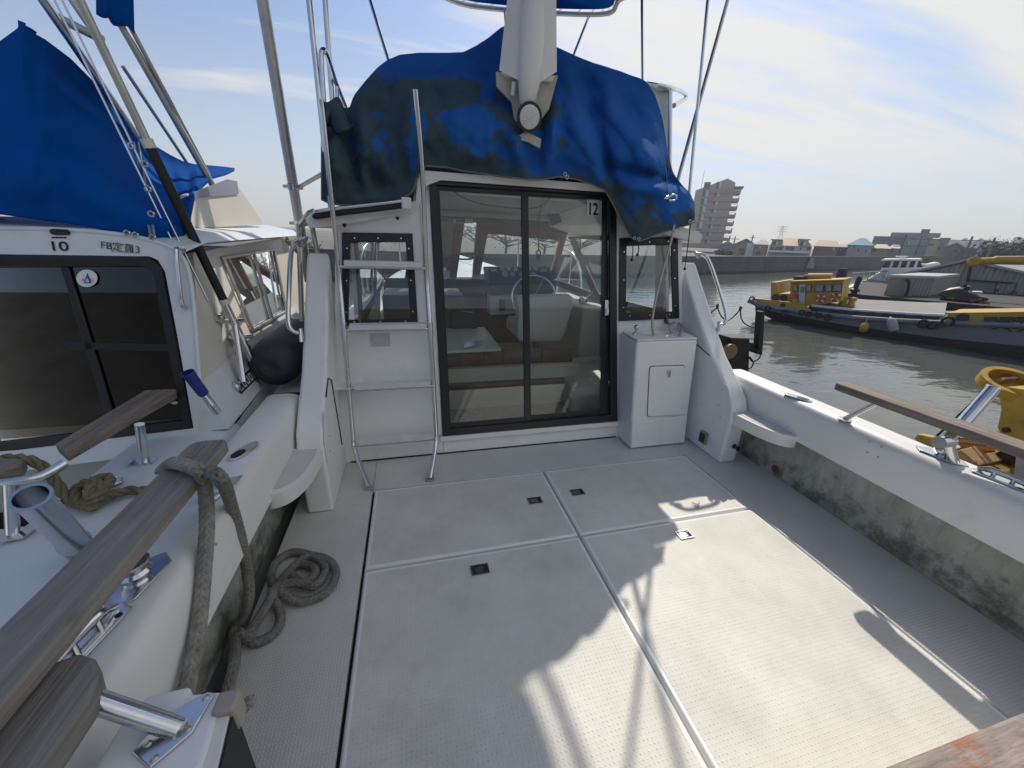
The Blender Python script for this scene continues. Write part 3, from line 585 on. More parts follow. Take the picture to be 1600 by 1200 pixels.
# gate post box
s = MB(); s.prism([(x,y,.18) for x, y in ((-.612,.25),(-.612,.665),(-.59,.688),(-.512,.690),(-.508,.672),(-.445,.664),(-.436,.652),(-.40,.25))], (0,0,.482)); gp = s.build('gate_post', M['gel'], boat, bevel=.012, seg=3)
s = MB(); s.prism([(-.437,.635,.12),(-.415,.630,.12),(-.36,.25,.12),(-.40,.25,.12)], (0,0,.535)); s.build('gate_track', M['cream'], gp, bevel=.003)
s = MB(); s.prism([(-.413,.63,.12),(-.409,.629,.12),(-.353,.25,.12),(-.357,.25,.12)], (0,0,.53)); s.build('track_seal', M['black'], gp)
s = MB(); s.box(-.444,-.402,.612,.655,.60,.672); s.build('track_cap', mat('beige plastic', (.36,.32,.28), .5), gp, bevel=.006)
# transom with teak cap at the right
s = MB(); s.box(.30,2.41,-.05,.215,-.02,.615); s.build('transom_wall', M['gel'], boat, bevel=.02)
s = MB(); s.box(.32,2.40,-.12,.232,.617,.66); s.build('transom_cap', M['teakr'], boat, bevel=.008)

# --- deck hardware
def bollard(p, ang, parent=boat):
    s = MB(); c, sn = math.cos(ang), math.sin(ang); T = lambda x, y: (p.x+x*c-y*sn, p.y+x*sn+y*c, p.z)
    s.prism([T(*q) for q in ((-.10,0),(-.06,-.042),(.07,-.042),(.105,-.0),(.07,.042),(-.06,.042))], (0,0,.005)); o = s.build('fairlead', M['steel'], parent, bevel=.002)
    s = MB(); s.lathe([(.03,.004),(.026,.012),(.036,.022),(.040,.036),(.034,.046),(.022,.05),(.022,.056),(.040,.062),(.042,.072),(.03,.08),(.001,.082)], p, n=24); s.build('roller', M['steel'], o, smooth=40)
def cleat(p, ang, parent=boat):
    s = MB(); c, sn = math.cos(ang), math.sin(ang); T = lambda x, y, z=0: Vector((p.x+x*c-y*sn, p.y+x*sn+y*c, p.z+z))
    s.prism([T(*q) for q in ((-.085,-.035),(.085,-.035),(.10,0),(.085,.035),(-.085,.035),(-.10,0))], (0,0,.006)); o = s.build('pop_up_cleat', M['steel'], parent, bevel=.002)
    s = MB(); s.tube(smoothpath([T(-.08,0,.012),T(-.05,0,.026),T(0,0,.03),T(.05,0,.026),T(.08,0,.012)],4), [.007]*4+[.009]*9+[.007]*4, 8, flat=1.6); s.tube([T(-.03,0,.004),T(-.03,0,.026)], .009, 8); s.tube([T(.03,0,.004),T(.03,0,.026)], .009, 8); s.build('cleat_horn', M['steel'], o, smooth=50)
    for x, y in ((-.06,-.022),(.06,-.022),(-.06,.022),(.06,.022)): MB().lathe([(.008,0),(.008,.001)], T(x,y,.0062), n=10).build('hole', M['gap'], o)
def hawse(p, ang, parent=boat):
    s = MB(); c, sn = math.cos(ang), math.sin(ang); T = lambda x, y, z=0: Vector((p.x+x*c-y*sn, p.y+x*sn+y*c, p.z+z))
    oval = lambda a, b, n=20: [T(a*math.copysign(abs(math.cos(2*math.pi*k/n))**.7, math.cos(2*math.pi*k/n)), b*math.sin(2*math.pi*k/n)) for k in range(n)]
    s.prism(oval(.085,.03), (0,0,.006)); o = s.build('rod_socket', M['steel'], parent, bevel=.002)
    s = MB(); s.prism([q+Vector((0,0,.0065))+Vector((-c*.03,-sn*.03,0)) for q in oval(.035,.02)], (0,0,.001)); s.build('socket_hole', M['black'], o)
bollard(Vector((2.515,1.075,.656)), R_(95)); cleat(Vector((2.525,.865,.656)), R_(95)); hawse(Vector((2.48,1.83,.656)), R_(110))
bollard(Vector((-.79,1.03,.656)), R_(80)); cleat(Vector((-.80,.86,.656)), R_(80)); hawse(Vector((-.768,1.735,.656)), R_(70))
s = MB(); p = pz(345,757,.657); s.prism([p+Vector(q) for q in ((-.05,-.03,0),(.05,-.01,0),(.06,.05,0),(-.03,.02,0))], (0,0,.004)); s.build('deck_plate', M['steel'], boat, bevel=.001)
# tilted rod holder, starboard
def rodholder(base, tip, parent=boat, r=.026):
    d = (tip-base).normalized(); L_ = (tip-base).length
    s = MB(); s.lathe([(r*.9,0),(r,.005),(r,L_*.22),(r*1.10,L_*.24),(r*1.10,L_*.27),(r,L_*.29),(r,L_-.006),(r*1.14,L_-.004),(r*1.14,L_),(r*.92,L_),(r*.92,L_-.12),(.001,L_-.12)], base, d, n=24); return s.build('rod_holder', M['steel'], parent, smooth=40)
rb = pz(1478,690,.75); rt = py(1553,606,rb.y+.02)
rodholder(rb, rt); s = MB(); s.tube([Vector((2.50,1.02,.66)), rb+Vector((0,0,.02))], .02, 12); s.tube([rb+Vector((-.05,0,.0)), rb+Vector((.03,0,0))], .03, 14); s.build('holder_joint', M['steel'], boat, smooth=50)

# --- cabin sides and roof pillars
for sd_ in (1,-1):
    X = mi(2.10,sd_); s = MB()
    s.prism([(X,2.76,.05),(X,5.75,.05),(X,5.62,1.0),(X,4.22,.985),(X,2.86,1.03)], (sd_*.03,0,0))
    s.prism([(X,3.02,1.60),(X,5.2,1.63),(X,5.1,1.95),(X,3.06,1.95)], (sd_*.03,0,0)); s.prism([(X,2.86,1.03),(X,2.95,1.03),(X,3.12,1.6),(X,3.02,1.6)], (sd_*.028,0,0))
    s.build('cabin_side', M['gel'], boat)
for sd_ in (1,-1):
    X = mi(2.085,sd_)
    s = MB(); s.prism([(X,5.02,1.62),(X,5.2,1.62),(X,4.30,1.0),(X,4.10,1.0)], (sd_*.014,0,0)); s.prism([(X,2.78,.95),(X,5.6,.93),(X,5.58,1.02),(X,4.2,1.005),(X,2.86,1.05)], (sd_*.014,0,0)); s.prism([(X,3.03,1.58),(X,5.2,1.60),(X,5.15,1.70),(X,3.05,1.70)], (sd_*.014,0,0)); s.prism([(X,2.90,1.04),(X,3.0,1.04),(X,3.16,1.6),(X,3.04,1.6)], (sd_*.014,0,0)); s.build('window_frame', M['wood'], boat)
    s = MB(); s.poly([(mi(2.11,sd_),2.9,1.0),(mi(2.11,sd_),5.6,1.0),(mi(2.11,sd_),5.1,1.63),(mi(2.11,sd_),3.05,1.6)]); s.build('side_window', M['glassf'], boat)
F_ = lambda u, v: pl(u, v, 6.68, -1.1)
def ws(outer, inner):
    s = MB(); s.frame([F_(*p) for p in outer], [F_(*p) for p in inner], (0,.05,.03)); o = s.build('windscreen_frame', M['wood'], boat)
    s = MB(); s.poly([F_(*p)+Vector((0,.02,.01)) for p in inner]); s.build('pane', M['glassf'], o); return o
ws([(744,441),(868,434),(886,366),(753,343)], [(750,432),(861,427),(876,376),(762,365)])
w2_ = ws([(707,444),(744,441),(753,343),(716,340)], [(713,437),(738,437),(745,348),(726,347)])
ws([(640,450),(707,444),(716,340),(655,336)], [(650,440),(703,438),(709,347),(664,344)])
ws([(560,456),(640,450),(655,336),(585,332)], [(572,446),(632,441),(647,344),(596,341)])
s = MB(); s.tube([F_(713,396),F_(741,396)], .02, 6); s.tube(smoothpath([F_(716,399)+Vector((0,-.04,0)),F_(717,404)+Vector((0,-.06,0)),F_(736,404)+Vector((0,-.06,0)),F_(737,399)+Vector((0,-.04,0))],3), .012, 6); s.build('latch_bar', M['plastic'], w2_)
s = MB(); s.prism([F_(560,320),F_(905,346),F_(886,366),F_(753,342),F_(655,335),F_(575,331)], (0,.1,.05)); s.build('header', mat('navy header', (.035,.05,.10), .6), boat)
s = MB(); s.prism([F_(708,342),F_(737,342),F_(738,349),F_(708,349)], (0,-.08,0)); s.build('radio', M['white'], boat, bevel=.005)
s = MB(); s.prism([F_(711,343),F_(725,343),F_(725,347.5),F_(711,347.5)], (0,-.085,0)); s.build('radio_screen', M['plastic'], boat)
s = MB(); s.box(-.33,2.07,5.45,5.5,.05,1.02); s.build('front_bulkhead', M['panel'], boat)
s = MB(); s.box(-.36,2.09,2.74,5.45,.06,.10); s.build('cabin_floor', mat('tan carpet', (.42,.36,.26), .9, noise_amt=.3, noise_scale=20), boat)
s = MB(); s.hexa([(-.2,3.08,1.925),(1.93,3.08,1.925),(1.85,5.15,1.80),(-.12,5.15,1.80),(-.2,3.08,1.935),(1.93,3.08,1.935),(1.85,5.15,1.81),(-.12,5.15,1.81)]); s.build('headlining', M['headl'], boat)
s = MB(); s.tube([(.0,4.5,1.80),(1.9,4.5,1.80)], .03, 6); s.build('ceiling_beam', M['vinylc'], boat)

# --- helm, seats and table in the cabin
s = MB(); y0 = 4.35
c = [py(762,417,y0+.12), py(858,416,y0+.12), py(866,441,y0), py(765,443,y0)]
s.prism(c, (0,.30,-.02)); con = s.build('console', mat('grey dashboard', (.10,.12,.13), .5), boat, bevel=.01)
s = MB(); c2 = [py(765,444,y0+.02), py(864,441,y0+.02), py(868,500,y0+.02), py(768,500,y0+.02)]; s.prism(c2, (0,.3,0)); s.build('console_front', M['plastic'], con, bevel=.01)
nrm = (c[1]-c[0]).cross(c[3]-c[0]).normalized(); nrm = nrm if nrm.y < 0 else -nrm
dface = mat('gauge face', (.55,.58,.58), .4)
def onpanel(u, v):
    r = ray(u, v); t = (c[0]-CAM).dot(nrm)/r.dot(nrm); return CAM+r*t
for u, v, r in ((784.5,420,.030),(794.5,420,.030),(805,421,.030),(789,428.5,.042),(800.5,429,.030),(826,420,.030),(836,420,.032),(833,428.5,.030),(815,429,.036)):
    p = onpanel(u, v); g = MB().lathe([(r,0),(r,.008),(r*.86,.010)], p, nrm, n=16).build('gauge', M['steel'], con, smooth=40)
    MB().lathe([(r*.84,.009),(r*.84,.0105)], p, nrm, n=16).build('dial', dface, g)
for u, v in ((771.5,423),(849.5,423)):
    p = onpanel(u, v); ax_ = (c[1]-c[0]).normalized(); ay_ = nrm.cross(ax_)
    MB().prism([p+ax_*a*.035+ay_*b*.016 for a, b in ((-1,-1),(1,-1),(1,1),(-1,1))], nrm*.008).build('meter', dface, con)
s = MB(); s.prism([py(766,462,4.28),py(810,461,4.28),py(810,490,4.28),py(766,492,4.28)], (0,.2,0), 0); s.prism([py(780,468,4.27),py(789,468,4.27),py(789,486,4.27),py(780,486,4.27)], (0,.01,0), 1); s.build('breaker_panel', [M['vinylc'], M['plastic']], boat)
wc = py(834,465,4.12); wnm = Vector((-.15,-.93,.33)).normalized(); wa = Vector((1,0,0)); wa = (wa-wa.dot(wnm)*wnm).normalized(); wb = wnm.cross(wa)
s = MB(); rw = .245; ring = [wc+(wa*math.cos(2*math.pi*k/40)+wb*math.sin(2*math.pi*k/40))*rw for k in range(41)]; s.tube(ring, .013, 8, cap=False)
for k in range(3):
    a = R_(60+120*k); s.tube([wc+wnm*.0, wc+(wa*math.cos(a)+wb*math.sin(a))*rw], .008, 6)
s.lathe([(.05,-.02),(.05,.01),(.03,.03),(.001,.035)], wc, wnm, n=16); s.tube([wc, wc-wnm*.22], .03, 8); s.build('steering_wheel', M['steel'], boat, smooth=60)
s = MB(); s.prism([py(811,466,3.75),py(893,463,3.75),py(899,468,3.75),py(880,530,3.75),py(874,535,3.75),py(813,536,3.75),py(808,528,3.75)], (0,.13,.02)); seat = s.build('helm_seat', M['vinyl'], boat, bevel=.035, seg=4)
s = MB(); a = py(803,512,3.9); s.box(a.x,a.x+.62,3.88,4.3,a.z-.10,a.z+.06); s.build('seat_cushion', M['vinyl'], seat, bevel=.05, seg=4)
s = MB(); s.tube([(a.x+.3,4.05,.1),(a.x+.3,4.05,a.z-.08)], .05, 12); s.build('seat_pedestal', M['steel'], seat, smooth=60)
tz = .62
s = MB(); s.prism([pz(640,556,tz),pz(783,549,tz),pz(757,515,tz),pz(650,518,tz)], (0,0,.03)); tbl = s.build('table_top', mat('white laminate', (.72,.74,.70), .3), boat, bevel=.006)
s = MB(); s.prism([pz(640,557,tz+.002),pz(784,550,tz+.002),pz(784.2,550.5,tz-.03),pz(640,557.5,tz-.03)], (0,.01,0)); s.build('table_edge', M['wood'], tbl)
s = MB(); s.prism([pz(722,546,tz+.0315),pz(752,540,tz+.0315),pz(755,533,tz+.0315),pz(726,536,tz+.0315)], (0,0,.012)); s.build('parcel', mat('plastic bag', (.6,.64,.66), .2, noise_amt=.6, noise_scale=25), tbl)
s = MB(); q = lambda u0, u1, v0, v1, y: s.prism([py(u0,v0,y),py(u1,v0,y),py(u1,v1,y),py(u0,v1,y)], (0,.04,0))
s = MB(); s.box(-.2,1.5,3.36,3.40,.36,.60); s.build('locker_front', M['wood'], boat)
s = MB(); 
for x in (-.1,.40,.62,.80,1.18): s.box(x,x+.05,3.34,3.362,.44,.60)
s.build('locker_post', M['panel'], boat)
s = MB(); s.box(-.25,1.52,3.20,3.27,.362,.492); s.build('step_face', M['vinylc'], boat, bevel=.006)
s = MB(); s.box(-.25,1.52,3.215,3.26,.29,.36); s.build('step_gap', M['panel'], boat)
s = MB(); s.box(-.25,1.38,3.19,3.27,.105,.288); s.build('step_riser', M['vinylc'], boat, bevel=.006)
s = MB(); s.tube([py(884,583,3.55),py(928,607,3.02)], .075, 16); s.tube([py(878,574,3.55),py(884,583,3.55)], .05, 10); s.build('seat_bolster', M['vinyl'], boat, smooth=60)
s = MB(); s.hexa([(1.34,2.95,.1),(2.05,2.95,.1),(2.05,3.6,.1),(1.40,3.6,.1),(1.36,2.95,.34),(2.05,2.95,.40),(2.05,3.6,.45),(1.38,3.6,.42)]); s.build('side_bench', M['vinylc'], boat, bevel=.03, seg=3)
s = MB(); s.box(-.3,.55,4.2,4.8,.1,.98); s.build('galley_unit', M['panel'], boat, bevel=.02)
a = py(703,487,4.18); b = py(741,513,4.18); s = MB(); s.prism([(a.x,4.18,b.z),(b.x+.02,4.18,b.z),(b.x,4.18,a.z),(a.x,4.18,a.z+.03)], (0,-.12,0)); s.build('stove', M['plastic'], boat, bevel=.02)
s = MB(); s.prism([py(699,452,4.19),py(717,452,4.19),py(717,456,4.19),py(699,456,4.19)], (0,-.01,0)); s.build('switch_plate', M['white'], boat)
s = MB(); s.box(1.72,2.06,3.7,4.9,.1,.92); s.build('side_console', M['vinylc'], boat, bevel=.02)
s = MB(); a = py(910,482,4.0); s.lathe([(.045,0),(.05,.04),(.04,.075),(.001,.08)], (a.x,4.0,.92), n=16); s.tube([(a.x+.02,4.0,.98),(a.x+.1,3.98,1.06)], .012, 8); s.build('throttle', M['steel'], boat, smooth=50)
# items by the port window
s = MB(); s.box(-.34,.0,3.0,3.7,.70,.73); s.build('side_shelf', M['white'], boat, bevel=.005)
s = MB(); s.prism([(-.33,3.05,.74),(-.33,3.55,.74),(-.30,3.5,1.12),(-.30,3.1,.98)], (.04,0,0)); s.build('chart_board', mat('cardboard', (.5,.42,.27), .8), boat)
# --- white radar-mast foot with flood light, in front of the cover
ym = 2.86
s = MB()
def MP(u, v, y=ym): return py(u, v, y)
# broad upper shell: three facets
U = [(797,-40),(826,-40),(846,-40),(869,-40)]; D = [(780,110),(815,128),(842,130),(870,112)]
s.grid([[MP(U[0][0],U[0][1],ym+.02),MP(*U[1],ym-.05),MP(*U[2],ym-.05),MP(*U[3],ym+.03)],[MP(*D[0],ym+.06),MP(*D[1],ym-.03),MP(*D[2],ym-.03),MP(*D[3],ym+.06)]])
s.grid([[MP(*U[3],ym+.03),MP(*U[3],ym+.2),MP(*U[0],ym+.2),MP(*U[0],ym+.02)],[MP(*D[3],ym+.06),MP(*D[3],ym+.2),MP(*D[0],ym+.2),MP(*D[0],ym+.06)]])
s.poly([MP(*D[0],ym+.06),MP(*D[1],ym-.03),MP(*D[2],ym-.03),MP(*D[3],ym+.06),MP(*D[3],ym+.2),MP(*D[0],ym+.2)])
M['mastw'] = mat('mast white', (.80,.79,.74), .35, noise_amt=.06, noise_scale=5)
mast = s.build('mast_foot', M['mastw'], boat, bevel=.006)
s = MB(); s.prism([MP(782,112,ym+.05),MP(868,118,ym+.05),MP(862,128,ym+.05),MP(790,119,ym+.05)], (0,.05,.0)); s.build('mast_flange', M['mastw'], mast, bevel=.006)
# central tapered fairing down to the lamp
s = MB(); s.tube([MP(834,-40,ym-.04),MP(831,60,ym-.045),MP(827,125,ym-.04),MP(824,160,ym-.02),MP(823,172,ym)], [.062,.075,.072,.052,.03], 14); s.build('mast_fairing', M['mastw'], mast, smooth=60)
fl_ = MP(827,183,ym-.06); ax = Vector((.02,-1,-.18)).normalized()
s = MB(); s.lathe([(.02,-.07),(.062,-.05),(.080,-.012),(.083,.0),(.083,.008),(.074,.010)], fl_, ax, n=28); fo = s.build('flood_light', mat('lamp housing', (.05,.05,.055), .3, .8), mast, smooth=40)
lens = mat('lamp lens', (.75,.76,.72), .12, noise_amt=.3, noise_scale=90, spec=.8)
t_, N, L, b_ = nodes_of(lens); ck = N('ShaderNodeTexChecker'); ck.inputs['Scale'].default_value = 130; tcn = N('ShaderNodeTexCoord'); L(tcn.outputs['Object'], ck.inputs['Vector']); bp = N('ShaderNodeBump'); bp.inputs['Strength'].default_value = .5; bp.inputs['Distance'].default_value = .003; L(ck.outputs['Fac'], bp.inputs['Height']); L(bp.outputs[0], b_.inputs['Normal'])
s = MB(); s.lathe([(.074,.006),(.06,.013),(.035,.018),(.001,.020)], fl_, ax, n=24); s.build('lamp_lens', lens, fo, smooth=60)
# weathered white backing board showing in the slit
s = MB(); s.prism([MP(775,112,ym+.075),MP(872,118,ym+.075),MP(858,170,ym+.075),MP(836,200,ym+.075),MP(808,214,ym+.075),MP(800,160,ym+.075),MP(776,135,ym+.075)], (0,.012,0)); s.build('backing_board', mat('weathered white board', (.55,.52,.46), .7, noise_amt=.3, noise_scale=9), mast)
s = MB(); s.prism([MP(803,216,ym-.02),MP(822,205,ym-.03),MP(846,217,ym-.02),MP(844,232,ym-.02),MP(826,222,ym-.03)], (0,.02,.0)); s.build('cover_flap', mat('dirty white flap', (.55,.53,.48), .7, noise_amt=.3, noise_scale=30), mast, bevel=.003)
s = MB(); s.tube([MP(803,128,ym+.03),MP(801,150,ym+.04)], .014, 8); s.build('cable_plug', M['white'], mast, smooth=60)

# --- poles: bimini legs, outriggers, flybridge rails
def pole(name, a, b, r, matl, extra=None):
    s = MB(); s.tube([a,b], r, 12); return s.build(name, matl, boat, smooth=60)
def ext(a, b, f): return b+(b-a)*f
def p2(u0,v0,y0,u1,v1,y1,r,name='bimini_leg',m_='steel',f=.6):
    a = py(u1,v1,y1); b = py(u0,v0,y0); return pole(name, a, ext(a,b,f), r, M[m_])
def legz(u0,v0,y0,u1,v1,y1,r,z0,z1,name='bimini_leg'):
    b = py(u0,v0,y0); a = py(u1,v1,y1); d = b-a; return pole(name, a+d*((z0-a.z)/d.z), a+d*((z1-a.z)/d.z), r, M['steel'])
legz(483,0,3.05,518,335,2.98,.017,1.7,3.8,'flybridge_post'); legz(508,0,3.35,520,170,3.35,.017,1.9,3.8,'flybridge_post')
legz(578,0,4.4,607,95,4.2,.014,2.2,3.8); legz(1003,0,4.3,1004,140,4.2,.013,2.0,3.8)
tb = pz(921,23,3.8); lb = py(893,95,4.3); lb = lb+(lb-tb)*.8; pole('bimini_leg', lb, tb, .014, M['steel'])
legz(1106,0,3.25,1078,290,3.15,.012,1.75,3.8,'flybridge_post')
p2(1137,0,3.6,1058,285,3.1,.015,'outrigger','alu')
o = p2(410,0,3.5,483,440,3.65,.036,'outrigger','alu')
a = py(410,0,3.5); b = py(483,440,3.65); d_ = (b-a)
for t_ in (.60,.745):
    p = a+d_*t_; s = MB(); s.tube([p-d_.normalized()*.022,p+d_.normalized()*.022], .043, 14); s.tube([p+Vector((-.07,0,0)),p+Vector((.06,0,0))], .012, 8); s.tube([p+Vector((.05,-.02,.0)),p+Vector((.05,.02,0))], .018, 8); s.build('clamp', M['steel'], o, smooth=50)
s = MB(); s.tube([a+d_*.60+Vector((.04,0,0)), py(512,267,3.0)], .014, 8); s.build('brace', M['alu'], o, smooth=60)
p = a+d_*.75
s = MB(); s.tube([p+Vector((.0,-.03,0)), px(474,570,-.80)+Vector((0,0,.0))], .019, 10); s.build('outrigger_strut', M['alu'], o, smooth=60)
s = MB(); s.tube([py(484,335,3.1),py(500,420,3.05)], .017, 10); s.tube([p, py(484,333,3.1),py(492,330,3.1)], .02, 10); s.build('outrigger_arm', M['alu'], o, smooth=60)
# starboard flybridge side panel with rail
s = MB(); s.prism([py(1000,128,3.75),py(1046,140,3.75),py(1044,320,3.75),py(1000,320,3.75)], (0,1.1,0)); s.build('flybridge_side', M['gel'], boat, bevel=.02, seg=3)
s = MB(); s.tube(smoothpath([py(1010,131,3.72),py(1045,137,3.72),py(1060,141,4.15),py(1069,146,4.55),py(1071.5,150,4.66),py(1070,155,4.6),py(1062,160,4.2),py(1053,165,3.8)],6), .021, 10); s.tube([py(1047,141,3.70),py(1046,262,3.66)], .020, 10); s.build('side_rail', M['steel'], boat, smooth=60)

# --- bimini roof: tube frame, laced blue canvas
bz = 3.8
def bp2(u, v): return pz(u, v, bz)
fr = [bp2(705,0), bp2(735,9), bp2(785,15), bp2(830,19), bp2(900,22), bp2(940,22), bp2(958,17), bp2(968,0)]
left = [Vector((-.80,2.3,bz)), Vector((-.82,3.4,bz)), Vector((-.70,4.25,bz)), fr[0]+Vector((-.45,-.25,0)), fr[0]+Vector((-.14,-.08,0))]; rgt = [fr[-1]+Vector((.10,-.14,0)), Vector((2.50,4.25,bz)), Vector((2.54,3.4,bz)), Vector((2.52,2.3,bz))]
path = smoothpath(left+fr+rgt, 6)
bim = MB().tube(path, .022, 10).build('bimini_frame', M['alu'], boat, smooth=60)
cc_ = sum(path, Vector())/len(path); inner = [Vector((cc_.x+(p.x-cc_.x)*.955, p.y-.06, p.z+.012)) for p in path]
s = MB(); n_ = len(inner); s.grid([[inner[k].lerp(inner[n_-1-k], w_)+Vector((0,0,.10*math.sin(math.pi*w_)*min(1,k/6+.1))) for w_ in [q/8 for q in range(9)]] for k in range(n_//2)]); s.build('bimini_canvas', M['canvas2'], bim, solid=.006)
for k in range(30, len(path)-26, 3):
    a = path[k]+Vector((0,0,-.024)); b = inner[min(k+1,len(inner)-1)]
    MB().tube([a, path[k]+Vector((0,.02,.01)), b], .004, 5).build('lacing', M['white'], bim)
s = MB(); t0 = py(790,42,3.5)
s.tube([bp2(788,16), t0], .007, 6); s.tube([bp2(793,16), t0+Vector((.02,0,0))], .007, 6); s.build('tie_line', mat('old white line', (.55,.5,.42), .8), bim)

# ================================================================== COVERS
def smst(t): t = max(0, min(1, t)); return t*t*(3-2*t)
def interp(ctrl, x):
    if x <= ctrl[0][0]: return ctrl[0][1:]
    for i in range(len(ctrl)-1):
        a, b = ctrl[i], ctrl[i+1]
        if x <= b[0]:
            t = (x-a[0])/(b[0]-a[0])
            return tuple(p+(q-p)*t for p, q in zip(a[1:], b[1:]))
    return ctrl[-1][1:]
def segd(p, a, b):
    d = b-a; t = max(0, min(1, (p-a).dot(d)/d.dot(d))); return (p-(a+d*t)).length, t
# u : (v_top, v_bottom, y_top, y_bottom)
CT = [(503,160,312,3.15,3.02),(515,164,318,3.2,2.98),(530,168,320,3.25,2.95),(546,170,321,3.2,2.96),(553,150,321,3.2,2.97),(572,126,320,3.22,2.98),(590,106,318,3.25,2.98),(606,94,316,3.28,2.97),(625,86,312,3.3,2.97),(645,84,300,3.3,2.98),(653,83,276,3.3,2.99),(664,83,259,3.3,3.0),(700,83,262,3.3,2.99),(724,82,267,3.32,2.98),(744,72,270,3.4,2.97),(764,59,273,3.45,2.96),(782,44,276,3.48,2.95),(792,40,277,3.5,2.95),(803,45,278,3.5,2.94),(826,58,281,3.48,2.93),(846,66,281,3.45,2.93),(872,75,276,3.42,2.94),(900,88,280,3.4,2.94),(925,98,288,3.38,2.93),(945,104,297,3.36,2.92),(957,108,318,3.35,2.90),(970,112,345,3.34,2.88),(985,118,371,3.33,2.86),(998,122,377,3.32,2.85),(1010,128,373,3.32,2.85),(1024,150,367,3.32,2.85),(1036,190,363,3.28,2.86),(1043,240,361,3.2,2.87),(1052,272,358,3.12,2.88),(1066,290,354,3.05,2.9),(1078,302,351,3.02,2.92),(1085,318,346,3.02,2.95)]
folds = [((905,95),(925,170),.9,14,-.06),((925,170),(960,300),1.0,12,-.075),((940,150),(985,215),.8,16,.05),((985,215),(1030,262),.8,18,.05),((940,290),(1070,300),1,12,.05),((955,262),(1060,285),1,10,-.05),
         ((905,150),(940,300),1,18,.05),((640,130),(640,260),1,14,.035),((600,170),(640,300),1,16,-.04),((560,140),(575,240),1,12,.05),((545,190),(560,300),1,9,-.06),((530,180),(520,260),1,12,.06),((570,260),(620,310),1,14,-.04),
         ((700,110),(720,240),1,40,.03),((762,140),(770,262),1,10,.03),((800,200),(815,275),1,10,.045),((848,160),(838,275),1,9,-.035),((868,150),(862,270),1,9,.035),((730,240),(800,262),1,14,.02),((885,110),(905,250),1,14,.035),((610,120),(740,120),1,9,.02)]
s = MB(); rows = []; NV = 64; us = []; u = 503.0
while u <= 1085: us.append(u); u += 4
if us[-1] < 1085: us.append(1085.0)
stain = []
clear = [((735,200),33,.50),((640,235),38,.16),((845,248),36,.5),((1000,190),85,.55),((935,140),50,.3),((905,255),18,.3),((655,190),20,.2),((1060,310),30,.4),((590,215),30,.18),((800,100),30,.15)]
for u in us:
    vt, vb, yt, yb = interp(CT, u); colm = []
    for k in range(-12, NV+1):
        if k < 0:       # over the top, going forward, hidden from aft
            t = -k/12; base = py(u, vt, yt)
            p = Vector((CX+(base.x-CX)*(1-.5*t), base.y+1.45*t, base.z-.16*t*t+.02*math.sin(7*t+u*.05)))
            p.z += .03*noise.noise(Vector((p.x*3,p.y*3,1.7)))
            colm.append(p); stain.append((-.0)); continue
        t = k/NV; v = vt+(vb-vt)*t
        prof = yt+(yb-yt)*(smst(t*1.35) if t < .74 else 1.0)
        y = prof-.05*math.sin(math.pi*t)
        P2 = Vector((u, v)); disp = 0
        for (a, b, wgt, wd, amp) in folds:
            d, tt = segd(P2, Vector(a), Vector(b)); disp += 2.3*amp*wgt*math.exp(-(d/wd)**2)*(math.sin(math.pi*max(.08,min(.92,tt)))**.5)
        edge = smst(min(t, 1-t)*5+.15)*smst(min(u-498, 1090-u)/18)
        q = Vector((u*.018, v*.012, 3.3)); disp += .05*noise.noise(q)+.028*noise.noise(q*2.7)+.014*(1-abs(noise.noise(Vector((u*.02+v*.012, v*.006, 9)))*2))
        disp += .012*noise.noise(q*7)+.045*(abs(noise.noise(Vector((u*.03-v*.018, v*.01+u*.004, 4.4))))**.7-.4)
        p = py(u, v, y-disp*edge)
        colm.append(p)
        st_v = .60
        nzw = 1+.75*noise.noise(Vector((u*.045,v*.045,7.7)))+.4*noise.noise(Vector((u*.11,v*.11,2.2)))
        for (c_, r_, amt) in clear:
            st_v -= amt*math.exp(-((u-c_[0])**2+(v-c_[1])**2)/(r_*r_)*max(.25,nzw)**2)*1.3
        if v < 135: st_v -= .5*smst((140-v)/42)*(1 if u > 620 else .5)
        if vb-v < 26: st_v += .13
        if u < 640 and v > 150: st_v += .08
        stain.append(st_v)
    rows.append(colm)
s.grid(rows); cv = s.build('canvas_cover', M['canvas'], None, smooth=70, solid=.005)
at = cv.data.attributes.new('stain', 'FLOAT', 'POINT'); at.data.foreach_set('value', stain)
tag(cv, 'algae-stained blue canvas cover draped over the flybridge of the nearest boat', 'boat cover')
# hem along the lower edge
s = MB(); hem = [rows[i][-1]+Vector((0,-.004,0)) for i in range(len(rows))]; s.tube(hem, .006, 6); s.tube([rows[0][i]+Vector((0,-.003,0)) for i in range(12, len(rows[0]))], .006, 6); h_ = s.build('hem', M['hem'], cv); h_.matrix_parent_inverse = Matrix.Translation(-cv.location)
for u, v in ((883,272),(886,277),(991,372),(998,373),(1078,346),(1083,348)):
    p = py(u,v,2.83); gq = MB(); ringp = [p+Vector((.011*math.cos(2*math.pi*k/12),0,.011*math.sin(2*math.pi*k/12))) for k in range(13)]; gq.tube(ringp, .004, 6, cap=False); g_ = gq.build('eyelet', M['steel'], cv); g_.matrix_parent_inverse = Matrix.Translation(-cv.location)
